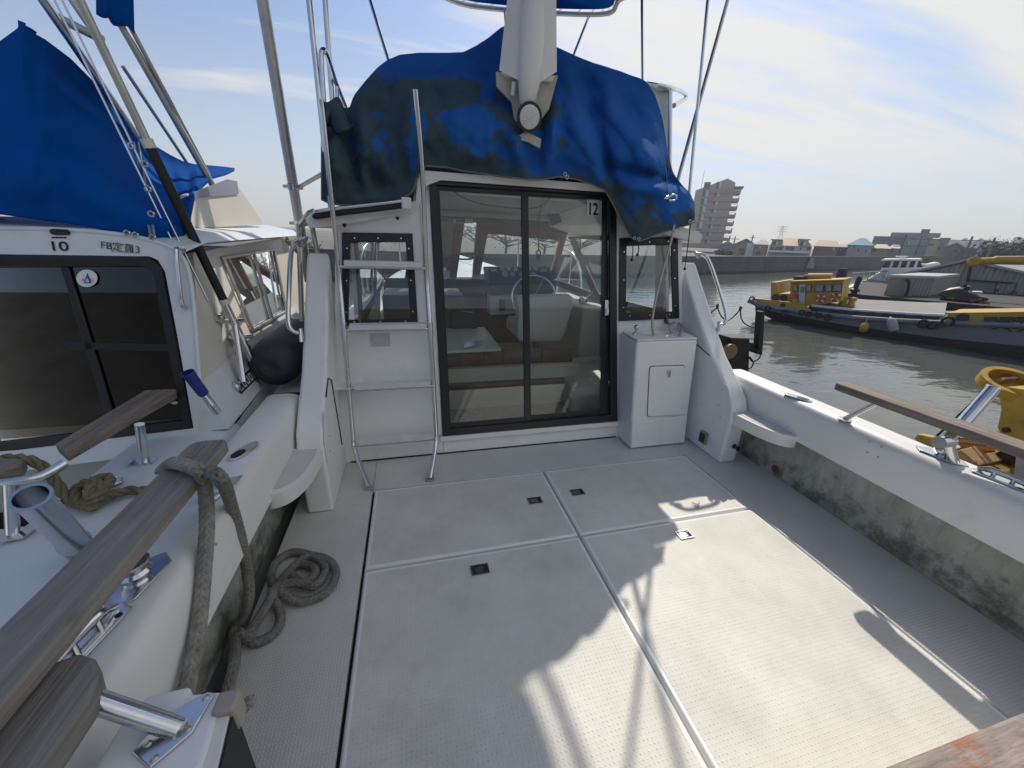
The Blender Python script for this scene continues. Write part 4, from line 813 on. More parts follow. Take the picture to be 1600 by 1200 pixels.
# folded collar hanging over the port rail
s = MB(); rows2 = []
for i in range(15):
    t = i/14; c0 = Vector((506+ (552-506)*t, 160+18*t-14*math.sin(t*5), 0)); row = []
    for j in range(9):
        w_ = j/8; uu = c0.x+(1-w_)*2-6*w_*math.sin(3*t); vv = c0.y+w_*(62-46*t)+6*math.sin(9*t+w_*3)
        row.append(py(uu, vv, 2.98-.05*math.sin(math.pi*w_)+.04*math.sin(7*t)*w_-.03*t))
    rows2.append(row)
s.grid(rows2); c2_ = s.build('cover_collar', M['canvas'], cv, smooth=70, solid=.005); c2_.matrix_parent_inverse = Matrix.Translation(-cv.location)
at = c2_.data.attributes.new('stain', 'FLOAT', 'POINT'); at.data.foreach_set('value', [.62]*len(c2_.data.vertices))
# hanging laces under the starboard corner
for (pts) in ([(988,376),(989,392),(987,406)],[(997,377),(998,390),(996,398)],[(1079,350),(1076,375),(1070,420)]):
    L3 = [py(a, b, 2.82) for a, b in pts]; sm = MB(); sm.tube(smoothpath(L3,5), .004, 5); e_ = L3[-1]; sm.lathe([(.004,0),(.012,.008),(.008,.02),(.001,.024)], e_-Vector((0,0,.012)), n=8)
    l_ = sm.build('lace', M['black'], cv); l_.matrix_parent_inverse = Matrix.Translation(-cv.location)
# steel snap hook lying on the cover
s = MB(); a = py(1043,310,2.80)
s.tube([a+Vector((-.05,0,.0)), a+Vector((-.01,-.02,.004))], .014, 8); s.tube(smoothpath([a+Vector((-.01,-.02,.004)), a+Vector((.03,-.025,.025)), a+Vector((.06,-.02,.012)), a+Vector((.05,-.015,-.012)), a+Vector((.0,-.015,-.014))],4), .008, 8)
c3_ = s.build('snap_hook', M['steel'], cv, smooth=60); c3_.matrix_parent_inverse = Matrix.Translation(-cv.location)
# black line hanging inside the cabin
s = MB(); yy = 3.14
s.tube(smoothpath([py(704,294,yy),py(722,308,yy),py(750,318,yy),py(790,324,yy+.05),py(825,326,yy+.05),py(845,322,yy),py(858,310,yy),py(866,298,yy)],6), .0055, 6)
s.tube(smoothpath([py(847,321,yy),py(843,336,yy),py(842,360,yy),py(841.5,390,yy)],5), .0055, 6)
p = py(841.5,396,yy)
for r_, hh in ((.016,0),(.012,-.03)): s.tube([p+Vector((r_*math.cos(2*math.pi*k/12),0,hh+1.6*r_*math.sin(2*math.pi*k/12))) for k in range(13)], .006, 6)
tag(s.build('hanging_line', M['black'], None, smooth=60), 'thin black line hanging inside behind the sliding glass door', 'line')
# ================================================================== NEIGHBOUR BOAT TO PORT
nb = thing('motor_boat', 'white motor boat moored alongside to port, with big dark glass cabin door', 'boat', (-2.4, 2.2, -.8))
def N2(u, v, off=0.0):
    p = pl(u, v, 1.945, .2); return p+Vector((0,-1,.2)).normalized()*off
ND = .60
# hull, deck, coaming
s = MB()
for sd_ in (1,-1): pass
hs = [(-.3,1.45,.55),(1.5,1.47,.55),(3.5,1.42,.66),(5.5,1.1,.85),(7.0,.55,1.0),(7.8,.05,1.1)]; NXC = -2.42
for sd_ in (1,-1):
    s = MB(); s.grid([[(NXC+sd_*hb,y,zz),(NXC+sd_*hb*1.01,y,zz-.07),(NXC+sd_*hb*.98,y,zz-.35),(NXC+sd_*hb*.8,y,-1.0)] for y, hb, zz in hs]); s.build('hull', M['gel2'], nb, smooth=40)
s = MB(); s.poly([(NXC-1.45,-.3,-1),(NXC+1.45,-.3,-1),(NXC+1.45,-.3,.55),(NXC-1.45,-.3,.55)]); s.build('transom', M['gel2'], nb)
s = MB(); s.grid([[(NXC+k*hb, y, zz+.04) for k in (-1,-.5,0,.5,1)] for y, hb, zz in hs[2:]]); s.build('foredeck', M['gel2'], nb, smooth=40)
# cockpit deck: wide side deck falling to a well
pr = [(-.935,.50),(-.94,.57),(-.965,.60),(-1.05,.612),(-1.30,.60),(-1.36,.585),(-1.40,.50),(-1.42,.10),(-2.9,.08),(-2.9,.0),(-1.0,.0)]
s = MB(); s.grid([[(a,y,b) for a, b in pr] for y in (-.3,1.0,2.16)], close=True); s.poly([(a,-.3,b) for a, b in pr]); s.build('cockpit_moulding', M['gel2'], nb, smooth=35)
# sloped foot of the cabin side with the nameplate
A = Vector((-1.045,2.117,.862)); Bp = Vector((-1.045,3.85,.935)); C0 = Vector((-.955,2.068,.613)); C1 = Vector((-.955,3.85,.70))
s = MB(); s.grid([[C0,C1],[A,Bp]]); s.poly([C0, A, Vector((-1.09,2.117,.862)), Vector((-1.09,2.067,.611))]); s.build('cabin_foot', M['gel2'], nb, smooth=50)
s = MB(); s.grid([[C1+Vector((0,0,-.1)),C1+Vector((-.3,3.2,.25))],[Bp,Bp+Vector((-.3,3.2,.15))]]); s.build('foredeck_side', M['cream'], nb)
# cabin side, leaning inboard
Sx = lambda u, v: px(u, v, -1.045)
def SD(y, z): return Vector((-1.045-.14*(z-.86), y, z))
def SP(u, v):   # ray with the leaning plane x = -1.045-.14(z-.86)
    r = ray(u, v); t = (-1.045-.14*(CAMZ-.86))/(r.x+.14*r.z); return CAM+r*t
sw = [SP(343,401),SP(427,388),SP(447,487),SP(392,518)]
cs = [SP(314,596),SP(455,492),SP(440,372),SP(302,396)]
s = MB(); s.frame(cs, [sw[3],sw[2],sw[1],sw[0]], (-.03,0,0)); s.build('cabin_side', M['cream'], nb)
s = MB(); a = cs[1]; b = cs[2]; s.prism([a,b,Vector((-1.25,6.0,.98)),Vector((-1.05,5.4,.95))], (-.03,0,0)); s.build('front_cover', mat('white front cover', (.66,.62,.55), .7), nb)
s = MB(); s.frame([sw[k]+Vector((.004,0,0)) for k in range(4)], [sw[k].lerp(sum(sw,Vector())/4, .07)+Vector((.004,0,0)) for k in range(4)], (.012,0,0)); wn_ = s.build('side_window', M['alu'], nb, bevel=.002)
s = MB(); s.poly([p+Vector((-.006,0,0)) for p in sw]); s.build('pane', glassmat('grey side glass', (.42,.46,.46), .14), wn_)
m0_ = sw[0].lerp(sw[1],.52); m1_ = sw[3].lerp(sw[2],.52); s = MB(); s.tube([m0_+Vector((.008,0,0)),m1_+Vector((.008,0,0))], .011, 6); s.build('slider_stile', M['alu'], wn_)
# aft bulkhead with rounded head
arc = [(-80,358),(0,358),(80,359),(150,363),(215,371),(262,384),(285,400),(297,425),(305,480),(314,597)]
door = [(-80,397),(0,398),(120,399),(236,401),(250,407),(261,425),(281,530),(305,668)]
s = MB()
o = [N2(*p) for p in arc]; i_ = [N2(*p) for p in ((-80,397),(0,398),(80,399),(150,400),(212,401),(236,401),(250,407),(261,425),(281,530),(305,668))]
s.grid([o,i_]); s.poly([N2(314,597),N2(305,668),N2(306,695),N2(318,640)]); s.poly([N2(30,702),N2(305,668),N2(306,700),N2(30,735)]); s.poly([N2(-80,705),N2(30,702),N2(30,735),N2(-80,740)])
s.build('aft_bulkhead', M['gel2'], nb, solid=.03)
s = MB(); s.tube(smoothpath([N2(u,v,.012) for u, v in arc[1:]],4), .010, 8); s.build('bulkhead_bead', M['gel2'], nb, smooth=60)
NP = lambda x, z: Vector((x, 1.945+.2*z, z))
xL = N2(-80,380).x
s = MB(); s.prism([NP(-3.85,.58),NP(xL-.002,.58),NP(xL-.002,1.55),NP(-3.2,1.54),NP(-3.7,1.45)], (0,.03,0)); s.build('port_bulkhead', M['gel2'], nb)
s = MB(); s.prism([(-3.85,2.1,.58),(-3.85,4.2,.62),(-3.75,4.0,1.45),(-3.75,2.24,1.45)], (.03,0,0)); s.build('port_side', M['gel2'], nb)
s = MB(); s.prism([(-3.75,2.25,1.46),(xL,2.25,1.56),(xL,4.4,1.6),(-3.6,4.4,1.5)], (0,0,.03)); s.build('port_roof', M['gel2'], nb)
# dark glazed door
s = MB(); dp = [(-80,399),(0,400),(120,401),(235,403),(248,409),(258,426),(279,531),(302,667),(165,686),(31,701),(-2,605),(-80,604)]
dd = s.build('x', M['black'], nb) if False else None
outr = [N2(*p,.002) for p in ((-80,399),(235,402),(256,420),(303,667),(31,701),(-80,712))]; inr = [N2(*p,.002) for p in ((-80,418),(228,416),(243,428),(288,656),(44,686),(-80,700))]
s.frame(outr, inr, tuple(Vector((0,-1,.2)).normalized()*.015)); dr = s.build('glazed_door', M['frame'], nb, bevel=.003)
s = MB(); s.poly([N2(*p,-.004) for p in ((-80,416),(228,414),(245,427),(290,658),(44,688),(-80,702))]); s.build('pane', M['smoked'], dr)
for L4 in (((92,402),(104,402),(190,680),(178,682)),((104,534),(272,538),(274,549),(108,545)),):
    s = MB(); s.prism([N2(*p,.0) for p in L4], tuple(Vector((0,-1,.2)).normalized()*.010)); s.build('stile', M['frame'], dr, bevel=.002)
s = MB(); s.box(-2.9,-1.26,2.9,2.95,.1,1.45); s.build('cabin_back_wall', M['panel'], nb)
s = MB(); s.box(-2.9,-1.26,2.3,2.88,.1,.42); s.build('cabin_bench', M['vinylc'], nb)
# stickers and lettering
c = N2(137,435,.004); XD = (N2(160,435)-N2(120,435)).normalized(); UD = (N2(137,425)-N2(137,450)).normalized()
nn_ = Vector((0,-1,.2)).normalized()
rr_ = .5*(N2(121,435)-N2(154,435)).length
s = MB(); s.prism([c+XD*rr_*math.cos(2*math.pi*k/28)+UD*rr_*math.sin(2*math.pi*k/28) for k in range(28)], nn_*.001); sk = s.build('round_sticker', M['white'], dr)
s = MB(); T = lambda x, y: c+nn_*.0022+XD*rr_*x+UD*rr_*y
bl = mat('sticker blue', (.03,.06,.3), .5); rd = mat('sticker red', (.5,.08,.05), .5)
s.prism([T(-.22,-.45),T(.05,.55),T(.1,.55),T(.48,-.45),T(.28,-.45),T(.08,.1),T(-.05,-.3)], nn_*.0006); s.prism([T(-.2,-.45),T(.45,-.45),T(.45,-.56),T(-.3,-.56)], nn_*.0006); s.build('sticker_sail', bl, sk)
text('R', 'sticker_letter', rd, sk, T(-.28,-.2), XD, UD, rr_*.5); text('A', 'sticker_letter', M['white'], sk, T(.05,-.2)+nn_*.001, XD, UD, rr_*.45); text('N', 'sticker_letter', rd, sk, T(.48,-.2), XD, UD, rr_*.5)
c = N2(97,386.5,.018); text('10', 'model_number', M['black'], nb, c, XD, UD, .056, sx=1.3, bold=.015)
s = MB(); 
for k in range(4):
    a = N2(86+6*k,373.5,.017); s.prism([a,a+XD*.012,a+XD*.011+UD*.006,a+UD*.006], nn_*.0006)
s.build('model_script', M['black'], nb)
c = N2(192,387.5,.003)
s = MB(); a0, a1, a2, a3 = N2(177,380,.017),N2(207,384,.017),N2(209,396,.017),N2(179,394,.017); s.frame([a0,a1,a2,a3],[a0.lerp(a2,.03),a1.lerp(a3,.03),a2.lerp(a0,.03),a3.lerp(a1,.03)], nn_*.0008); s.build('capacity_plate', M['black'], nb)
text('FB定員3', 'capacity_text', M['black'], nb, N2(193,388.3,.019), (N2(208,390)-N2(178,386)).normalized(), UD, .042)
s = MB(); a = N2(100,364,.02); s.lathe([(.010,-.03),(.013,-.02),(.011,.03),(.001,.035)], a, XD, n=12); s.build('deck_light', M['frame'], nb, smooth=50)
# grab handle beside the door
s = MB(); s.tube(smoothpath([N2(283,388,.004),N2(284,394,.045),N2(288,430,.05),N2(293,475,.045),N2(293,482,.004)],5), .009, 8); s.lathe([(.02,0),(.018,.012)], N2(283,390), nn_, n=12); s.lathe([(.022,0),(.02,.012)], N2(293,481), nn_, n=12); s.build('grab_handle', M['steel'], nb, smooth=50)
# flybridge moulding
rf = [N2(-80,362),N2(0,361),N2(150,366),N2(262,386),N2(290,402)]
s = MB(); s.grid([[p+Vector((0,-.01,.02)) for p in rf],[p+Vector((0,.25,.06)) for p in rf],[p+Vector((0,2.2,.08)) for p in rf]]); s.build('cabin_roof', M['gel2'], nb, smooth=50)
s = MB(); s.prism([SP(300,364),SP(437,357),SP(446,371),SP(302,385)], (-.5,0,0)); s.build('flybridge_lip', M['cream'], nb, bevel=.012)
FX = lambda u, v: px(u, v, -1.2)
s = MB(); s.prism([FX(293,305),FX(368,283),FX(414,351),FX(300,358)], (-.04,0,0)); s.build('flybridge_side', M['cream'], nb, bevel=.008)
s = MB(); s.prism([FX(300,300)+Vector((.006,0,0)),FX(353,280)+Vector((.006,0,0)),FX(368,283)+Vector((.006,0,0)),FX(371,303)+Vector((.006,0,0)),FX(296,310)+Vector((.006,0,0))], (.004,0,0)); s.build('spray_screen', mat('tinted screen', (.22,.24,.34), .2), nb)
s = MB(); s.tube([FX(297,365)+Vector((.05,0,0)),FX(412,364)+Vector((.05,0,0))], .009, 8); s.build('side_rail', M['steel'], nb, smooth=50)
# name badge
p0 = Vector((-.985,2.55,.735)); 
fdir = (Bp-A).normalized(); fup = (A-C0).normalized()
def FP(u, v):
    n = (C1-C0).cross(A-C0).normalized(); r = ray(u, v); t = (C0-CAM).dot(n)/r.dot(n); return CAM+r*t-n*.0
c = FP(385,594); xd = (FP(400,580)-FP(375,604)).normalized(); ud = xd.cross((C1-C0).cross(A-C0)).normalized(); ud = ud if ud.z > 0 else -ud
nf = (C1-C0).cross(A-C0).normalized(); nf = nf if nf.x > 0 else -nf
s = MB(); s.prism([c+xd*a*.14+ud*b*.035+nf*.003 for a, b in ((-1,-1),(1,-1),(1,1),(-1,1))], nf*.002); bd = s.build('name_badge', M['black'], nb)
s = MB()
for k in range(5):
    q = c+xd*(-.105+.052*k)+nf*.0055; w_ = .018
    s.frame([q+xd*a*w_+ud*b*.024 for a, b in ((-1,-1),(1,-1),(1,1),(-1,1))],[q+xd*a*w_*.55+ud*b*.014 for a, b in ((-1,-1),(1,-1),(1,1),(-1,1))], nf*.001)
s.build('badge_letters', M['gel2'], bd)
text('225', 'model_mark', mat('grey letters', (.2,.2,.2), .5), nb, FP(407,597)+nf*.004, xd, ud, .07)
# rod rack hooks, clamps on the cabin side
for u, v in ((337,497),(362,525),(450,497),(380,545)):
    p = SP(u, v)+Vector((.02,0,0)); MB().lathe([(.022,-.02),(.024,0),(.018,.02),(.001,.025)], p, (1,0,0), n=10).build('side_fitting', M['steel'], nb, smooth=50)
for u, v in ((447,497),(381,545)):
    p = SP(u, v)+Vector((.03,0,0)); k = MB(); k.tube([p+Vector((.0,.02*math.cos(t_),.02*math.sin(t_))) for t_ in [R_(d) for d in range(40,330,25)]], .006, 6); k.build('rod_clip', M['black'], nb)
# steel outrigger with black sleeve
b0 = px(411,598,-.95); t0 = py(110,-30,2.25)
def on(t): return b0+(t0-b0)*t
s = MB(); s.tube([on(0),on(.30)], .019, 14); og = s.build('outrigger', M['steel'], nb, smooth=50)
def tofrac(v):   # fraction whose projection has row v (search)
    best = 0
    for k in range(0, 1001):
        t = k/1000; q = on(t)-CAM; x = Vector((q.x*cX.x+q.y*cY.x+q.z*cZ.x, q.x*cX.y+q.y*cY.y+q.z*cZ.y, q.x*cX.z+q.y*cY.z+q.z*cZ.z)); vv = 600+FPX*x.y/x.z
        if vv <= v: return t
    return 1
f1_, f2_ = tofrac(470), tofrac(226)
s = MB(); s.tube([on(f1_),on(f2_)], .021, 14); s.build('black_sleeve', M['rubber'], og, smooth=50)
s = MB(); s.tube([on(f2_),on(1.1)], .0165, 14); s.build('upper_tube', M['alu'], og, smooth=50)
s = MB(); s.tube([on(f2_-.008),on(f2_+.012)], .024, 14); s.tube([on(f1_-.01),on(f1_+.005)], .024, 14); s.build('collar', M['cream'], og, smooth=50)
s = MB(); k0 = on(tofrac(505)); s.tube([k0, FP(372,600)+nf*.03], .018, 10); s.lathe([(.03,0),(.03,.02),(.015,.03)], FP(368,604), nf, n=12); s.tube([k0, SP(346,478)+Vector((.03,0,0))], .014, 8)
s.tube([SP(325,470)+Vector((.06,0,0)),k0], .010, 8); s.build('lower_stay', M['steel'], og, smooth=50)
for t_ in (tofrac(503),tofrac(528)): s = MB(); s.tube([on(t_-.006),on(t_+.006)], .026, 12); s.tube([on(t_)+Vector((-.06,0,0)),on(t_)+Vector((.06,0,.01))], .014, 8); s.build('clamp', M['steel'], og, smooth=50)
# stays and bimini poles
def np_(u0,v0,y0,u1,v1,y1,r,m_='alu',name='bimini_pole'):
    s = MB(); a = py(u0,v0,y0); b = py(u1,v1,y1); s.tube([a,b], r, 10); return s.build(name, M[m_], nb, smooth=60)
q1 = np_(190,40,3.0,355,330,3.35,.019); np_(203,40,3.0,326,272,3.3,.012)
np_(60,-10,2.5,213,212,2.9,.019,'steel'); np_(105,-10,2.5,160,70,2.6,.013,'steel'); np_(85,25,2.6,160,62,2.6,.018); np_(192,104,3.0,292,254,3.4,.010)
np_(80,-10,2.4,300,440,2.3,.004,'steel','stay_wire'); np_(92,-10,2.4,325,470,2.3,.004,'steel','stay_wire')
s = MB(); rows = []
for i in range(12):
    t = i/11; rows.append([py(150+58*t+4*math.sin(9*t)*w_, -30+ (52+22*t)*w_+30*w_*t*.2+3*math.sin(14*t)*w_, 2.9+.1*t) for w_ in [j/6 for j in range(7)]])
s.grid(rows); s.build('bimini_canvas', M['canvas2'], nb, smooth=70, solid=.005)
# blue cover
CN = [(-560,190,330,2.50,2.26),(-300,170,331,2.52,2.26),(-90,110,332,2.52,2.26),(0,66,335,2.46,2.26),(22,50,338,2.44,2.26),(35,40,340,2.44,2.26),(48,50,342,2.46,2.26),(70,62,345,2.50,2.26),(110,92,350,2.65,2.26),(160,142,359,2.80,2.26),(200,188,366,2.95,2.26),(225,214,371,3.05,2.27),(245,230,374,3.15,2.29),(265,242,375,3.25,2.34),(285,252,373,3.35,2.40),(296,255,352,3.40,2.52),(304,257,305,3.45,2.90),(330,259,280,3.65,3.30),(352,261,274,3.85,3.60),(366,263,267,4.00,3.90)]
s = MB(); rows = []; u = -560.0; us = []
while u < 366: us.append(u); u += 20 if u < -100 else 5
us.append(366.0)
nf2 = [((70,115),(205,222),10,.045),((60,90),(215,210),10,-.03),((110,105),(230,235),9,.05),((210,215),(238,372),9,.03),((262,250),(285,372),9,-.06),((275,250),(300,340),8,.05),((0,175),(215,190),14,-.02),((255,240),(262,360),6,.04),((20,220),(60,335),30,.04),((120,230),(150,350),30,.035)]
for u in us:
    vt, vb, yt, yb = interp(CN, u); cl = []
    for k in range(-8, 41):
        if k < 0:
            b0_ = py(u, vt, yt); t = -k/8; ef = 1-.97*smst((u-200)/90); cl.append(Vector((b0_.x-.35*t*ef, b0_.y+1.0*t*ef, b0_.z-.25*t*ef))); continue
        t = k/40; v = vt+(vb-vt)*t; y = yt+(yb-yt)*smst(t*1.15); dsp = 0
        for a, b, wd, amp in nf2:
            d, tt = segd(Vector((u,v)), Vector(a), Vector(b)); dsp += amp*math.exp(-(d/wd)**2)*math.sin(math.pi*max(.1,min(.9,tt)))
        q = Vector((u*.014,v*.012,5)); e_ = smst(min(t,1-t)*5+.1); dsp += .03*noise.noise(q)+.012*noise.noise(q*3)
        cl.append(py(u, v, y-dsp*e_))
    rows.append(cl)
s.grid(rows); nc = s.build('canvas_cover', M['canvas2'], None, smooth=70, solid=.005)
tag(nc, 'clean bright blue canvas cover on the flybridge of the boat alongside to port', 'boat cover')
def sub(o, par): o.parent = par; o.matrix_parent_inverse = Matrix.Translation(-par.location); return o
s = MB(); s.prism([py(27,43,2.5),py(34,36,2.5),py(42,42,2.5),py(36,50,2.5)], (0,.05,0)); s.tube([py(35,48,2.52),py(34,34,2.52)], .012, 6); sub(s.build('peak_tie', M['canvas2'], nc), nc)
for u, v in ((198,364),(211,367),(238,371),(226,256),(231,295),(236,334),(205,228)):
    p = py(u,v,2.23); g = MB(); g.tube([p+Vector((.011*math.cos(2*math.pi*k/12),0,.011*math.sin(2*math.pi*k/12))) for k in range(13)], .004, 6, cap=False); sub(g.build('eyelet', M['steel'], nc), nc)
for a, b in ((209,236),(216,242)):
    g = MB(); g.tube([py(a+t_*(b-a), 222+t_*150, 2.85-.62*smst(t_*1.0)) for t_ in [k/10 for k in range(11)]], .005, 5); sub(g.build('zip_tape', mat('grey tape', (.2,.24,.36), .7), nc), nc)
# teak rails, posts, rod holders
rz = .83
s = MB(); s.prism([pz(*p, rz-.04) for p in ((92,708),(108,722),(278,622),(287,606),(258,604))], (0,0,.04)); tr_ = s.build('cap_rail', M['teak2'], nb, bevel=.005)
s = MB(); s.tube([pz(226,722,.61), pz(218,663,.80)], .017, 10); b_ = pz(226,722,.605); s.box(b_.x-.045,b_.x+.045,b_.y-.035,b_.y+.035,.605,.612); s.build('rail_post', M['steel'], tr_, smooth=50)
s = MB(); s.tube([pz(268,624,.79),pz(290,636,.70),pz(325,668,.61)], .016, 10); s.build('rail_post', M['steel'], tr_, smooth=50)
s = MB(); s.prism([pz(*p, rz-.04) for p in ((-40,728),(45,732),(40,742),(10,752),(-40,756))], (0,0,.04)); tr2 = s.build('cap_rail', M['teak2'], nb, bevel=.005)
s = MB(); s.tube(smoothpath([pz(100,724,.80),pz(70,742,.79),pz(40,750,.79),pz(-30,756,.79)],5), .016, 10); s.tube([pz(20,834,.61),pz(16,752,.79)], .017, 10); b_ = pz(20,836,.605); s.box(b_.x-.05,b_.x+.05,b_.y-.03,b_.y+.03,.605,.612); s.build('rail_tube', M['steel'], tr2, smooth=50)
a = pz(135,868,.61); b = py(48,776,a.y-.16); rodholder(a, b, nb, .034)
a = py(340,645,1.99); b = py(299,590,1.93); rodholder(a, b, nb, .017)
s = MB(); d = (b-a).normalized(); L_ = (b-a).length; s.lathe([(.020,L_-.10),(.023,L_-.09),(.024,L_-.01),(.027,L_+.03),(.023,L_+.03),(.020,L_-.02),(.001,L_-.03)], a, d, n=20); s.build('holder_cap', mat('blue plastic', (.02,.03,.22), .35), nb, smooth=40)
cleat(pz(140,768,.613), R_(50), nb)
s = MB(); s.prism([pz(340,703,.62),pz(348,700,.66),pz(322,690,.64),pz(318,697,.62)], (0,0,.01)); s.build('chock', M['steel'], nb)
# ---- fender between the boats
s = MB(); fa = Vector((-.87,2.52,.79)); fb = Vector((-.845,3.35,.80)); d = (fb-fa).normalized(); L_ = (fb-fa).length; R0 = .155
s.lathe([(.001,-.0),(.05,-.012),(.03,.0),(.07,-.005),(R0*.72,.02),(R0*.93,.075),(R0,.15),(R0,L_-.15),(R0*.9,L_-.06),(R0*.5,L_),(.001,L_)], fa, d, n=32)
tag(s.build('boat_fender', mat('navy fender cloth', (.04,.043,.062), .75, noise_amt=.3, noise_scale=30, bump=.3, bump_scale=14, stretch=(1,6,6)), None, smooth=60), 'dark navy cylindrical fender squeezed between the two moored boats', 'fender')
# ================================================================== ROPES
def braid(path, r, name, matl, label, cat_, pitch=None):
    pitch = pitch or r*1.05; P = resample(smoothpath(path, 10), pitch/2); s = MB(); k = len(P)
    t0 = (P[1]-P[0]).normalized(); up = Vector((0,0,1)) if abs(t0.z) < .9 else Vector((1,0,0)); n = (up-up.dot(t0)*t0).normalized()
    base = [(0,0,1)]
    # low ellipsoid template: axis along x
    T = []; 
    for i in range(1,4):
        a = math.pi*i/4
        for j in range(6): b = 2*math.pi*j/6; T.append((math.cos(a), math.sin(a)*math.cos(b), math.sin(a)*math.sin(b)))
    V0 = [(1,0,0)]+T+[(-1,0,0)]; FF = []
    for j in range(6):
        FF.append((0,1+j,1+(j+1) % 6)); FF.append((19,13+(j+1) % 6,13+j))
        for i in range(2): FF.append((1+i*6+j,1+(i+1)*6+j,1+(i+1)*6+(j+1) % 6,1+i*6+(j+1) % 6))
    for i in range(k-1):
        a = P[max(i-1,0)]; b = P[min(i+1,k-1)]; t = (b-a).normalized(); n = (n-n.dot(t)*t).normalized(); bi = t.cross(n)
        for j in range(4):
            an = math.pi/4*(0 if i % 2 else 1)+j*math.pi/2
            rad = n*math.cos(an)+bi*math.sin(an); tan = t.cross(rad); sg = 1 if (i % 2) else -1
            ax = (t*.88+tan*sg*.48).normalized(); sd2 = rad.cross(ax)
            c = P[i]+rad*r*.60
            s.add([c+ax*(q[0]*r*1.02)+rad*(q[1]*r*.42)+sd2*(q[2]*r*.42) for q in V0], FF)
    s.tube(P, r*.62, 6)
    o = s.build(name, matl, None, smooth=80, recalc=False); return tag(o, label, cat_)
M['rope'] = mat('grey braided rope', (.36,.345,.31), .9, noise_amt=.45, noise_scale=40, dirt=(.12,.11,.095), dirt_scale=7, dirt_pos=(.5,.75))
M['rope2'] = mat('olive rope', (.26,.22,.13), .9, noise_amt=.45, noise_scale=40, dirt=(.12,.1,.06), dirt_scale=9)
RR = .022
z0 = .886
# grey mooring line: over the port rail, down to the sole, coiled there
fl = lambda u, v, h=0: pz(u, v, .024+h)
pa = [pz(256,735,.84), pz(272,724,z0), pz(300,731,z0+.004), pz(316,742,.875), px(322,775,-.70), px(323,830,-.675), px(318,900,-.67), px(310,980,-.665), px(297,1050,-.66), px(285,1110,-.655)]
braid(pa, RR, 'mooring_rope', M['rope'], 'grey braided rope hooked over the port teak rail and hanging beside the coaming', 'rope')
pb = [pz(318,742,.85), pz(332,738,z0), pz(348,752,.86), px(362,790,-.68), px(376,840,-.69), px(386,890,-.70), px(389,930,-.70), fl(380,965,.04), fl(365,990), fl(372,1003), fl(395,980,.03), fl(420,940,.04), fl(445,900,.02), fl(480,870), fl(512,875), fl(525,895), fl(510,925), fl(470,940), fl(440,925,.03), fl(424,905), fl(430,880), fl(458,863), fl(495,872), fl(508,892), fl(490,915,.02), fl(462,905), fl(455,890), fl(472,882), fl(492,890,.03), fl(480,908,.04), fl(446,912,.05), fl(425,925,.04), fl(436,950), fl(438,972), fl(425,992), fl(398,1003), fl(378,990,.03), fl(368,1000,.02), px(365,1040,-.70), px(352,1090,-.70)]
braid(pb, RR*.92, 'mooring_rope', mat('grey-brown braided rope', (.27,.26,.235), .9, noise_amt=.45, noise_scale=35, dirt=(.13,.12,.10), dirt_scale=6, dirt_pos=(.45,.7)), 'long dark grey rope lying in a tangled coil on the cockpit floor', 'rope')
pc = [pz(352,1118,.50), pz(372,1112,.56), pz(388,1098,.60), pz(396,1092,.60)]
braid(pc, .013, 'rope_end', M['rope'], 'short rope end sticking out beside the white gate post', 'rope')
# olive three-strand line on the neighbour's cleat
def laid(path, r, name, matl, label):
    P = resample(smoothpath(path, 10), r*.5); s = MB(); n = None
    strands = [[] for _ in range(3)]
    t0 = (P[1]-P[0]).normalized(); up = Vector((0,0,1)); n = (up-up.dot(t0)*t0).normalized()
    for i in range(len(P)):
        a = P[max(i-1,0)]; b = P[min(i+1,len(P)-1)]; t = (b-a).normalized(); n = (n-n.dot(t)*t).normalized(); bi = t.cross(n)
        for j in range(3):
            an = i*.42+j*2*math.pi/3; strands[j].append(P[i]+(n*math.cos(an)+bi*math.sin(an))*r*.5)
    for q in strands: s.tube(q, r*.54, 6)
    return tag(s.build(name, matl, None, smooth=80), label, 'rope')
zc = .64
laid([pz(-30,722,.80), pz(20,716,.81), pz(55,722,.80), pz(78,742,.74), pz(95,765,.68), pz(112,782,zc), pz(128,788,zc), pz(150,776,zc+.03), pz(172,752,zc+.03), pz(165,745,zc+.03), pz(148,752,zc+.04), pz(140,770,zc+.04), pz(150,786,zc), pz(140,792,zc), pz(120,778,zc+.01), pz(122,762,zc+.02), pz(145,752,zc+.05), pz(160,768,zc+.03), pz(150,780,zc+.02), pz(180,772,zc), pz(205,766,zc), pz(236,768,zc-.01)], .018, 'mooring_rope', M['rope2'], 'olive three-strand rope knotted on the cleat of the boat alongside to port')

# bits of dry weed on the hatch corner
c = pz(1088,789,.012); s = MB()
for k in range(16):
    a = random.uniform(0,6.28); l_ = random.uniform(.01,.035); p = c+Vector((random.gauss(0,.015),random.gauss(0,.008),random.uniform(0,.006))); s.tube([p, p+Vector((math.cos(a)*l_,math.sin(a)*l_,random.uniform(0,.006)))], .0012, 4)
o = s.build('dry_weed', mat('dry weed', (.09,.07,.05), .9), None); tag(o, 'tiny clump of dry weed on the corner of the far starboard hatch', 'debris'); o['kind'] = 'stuff'
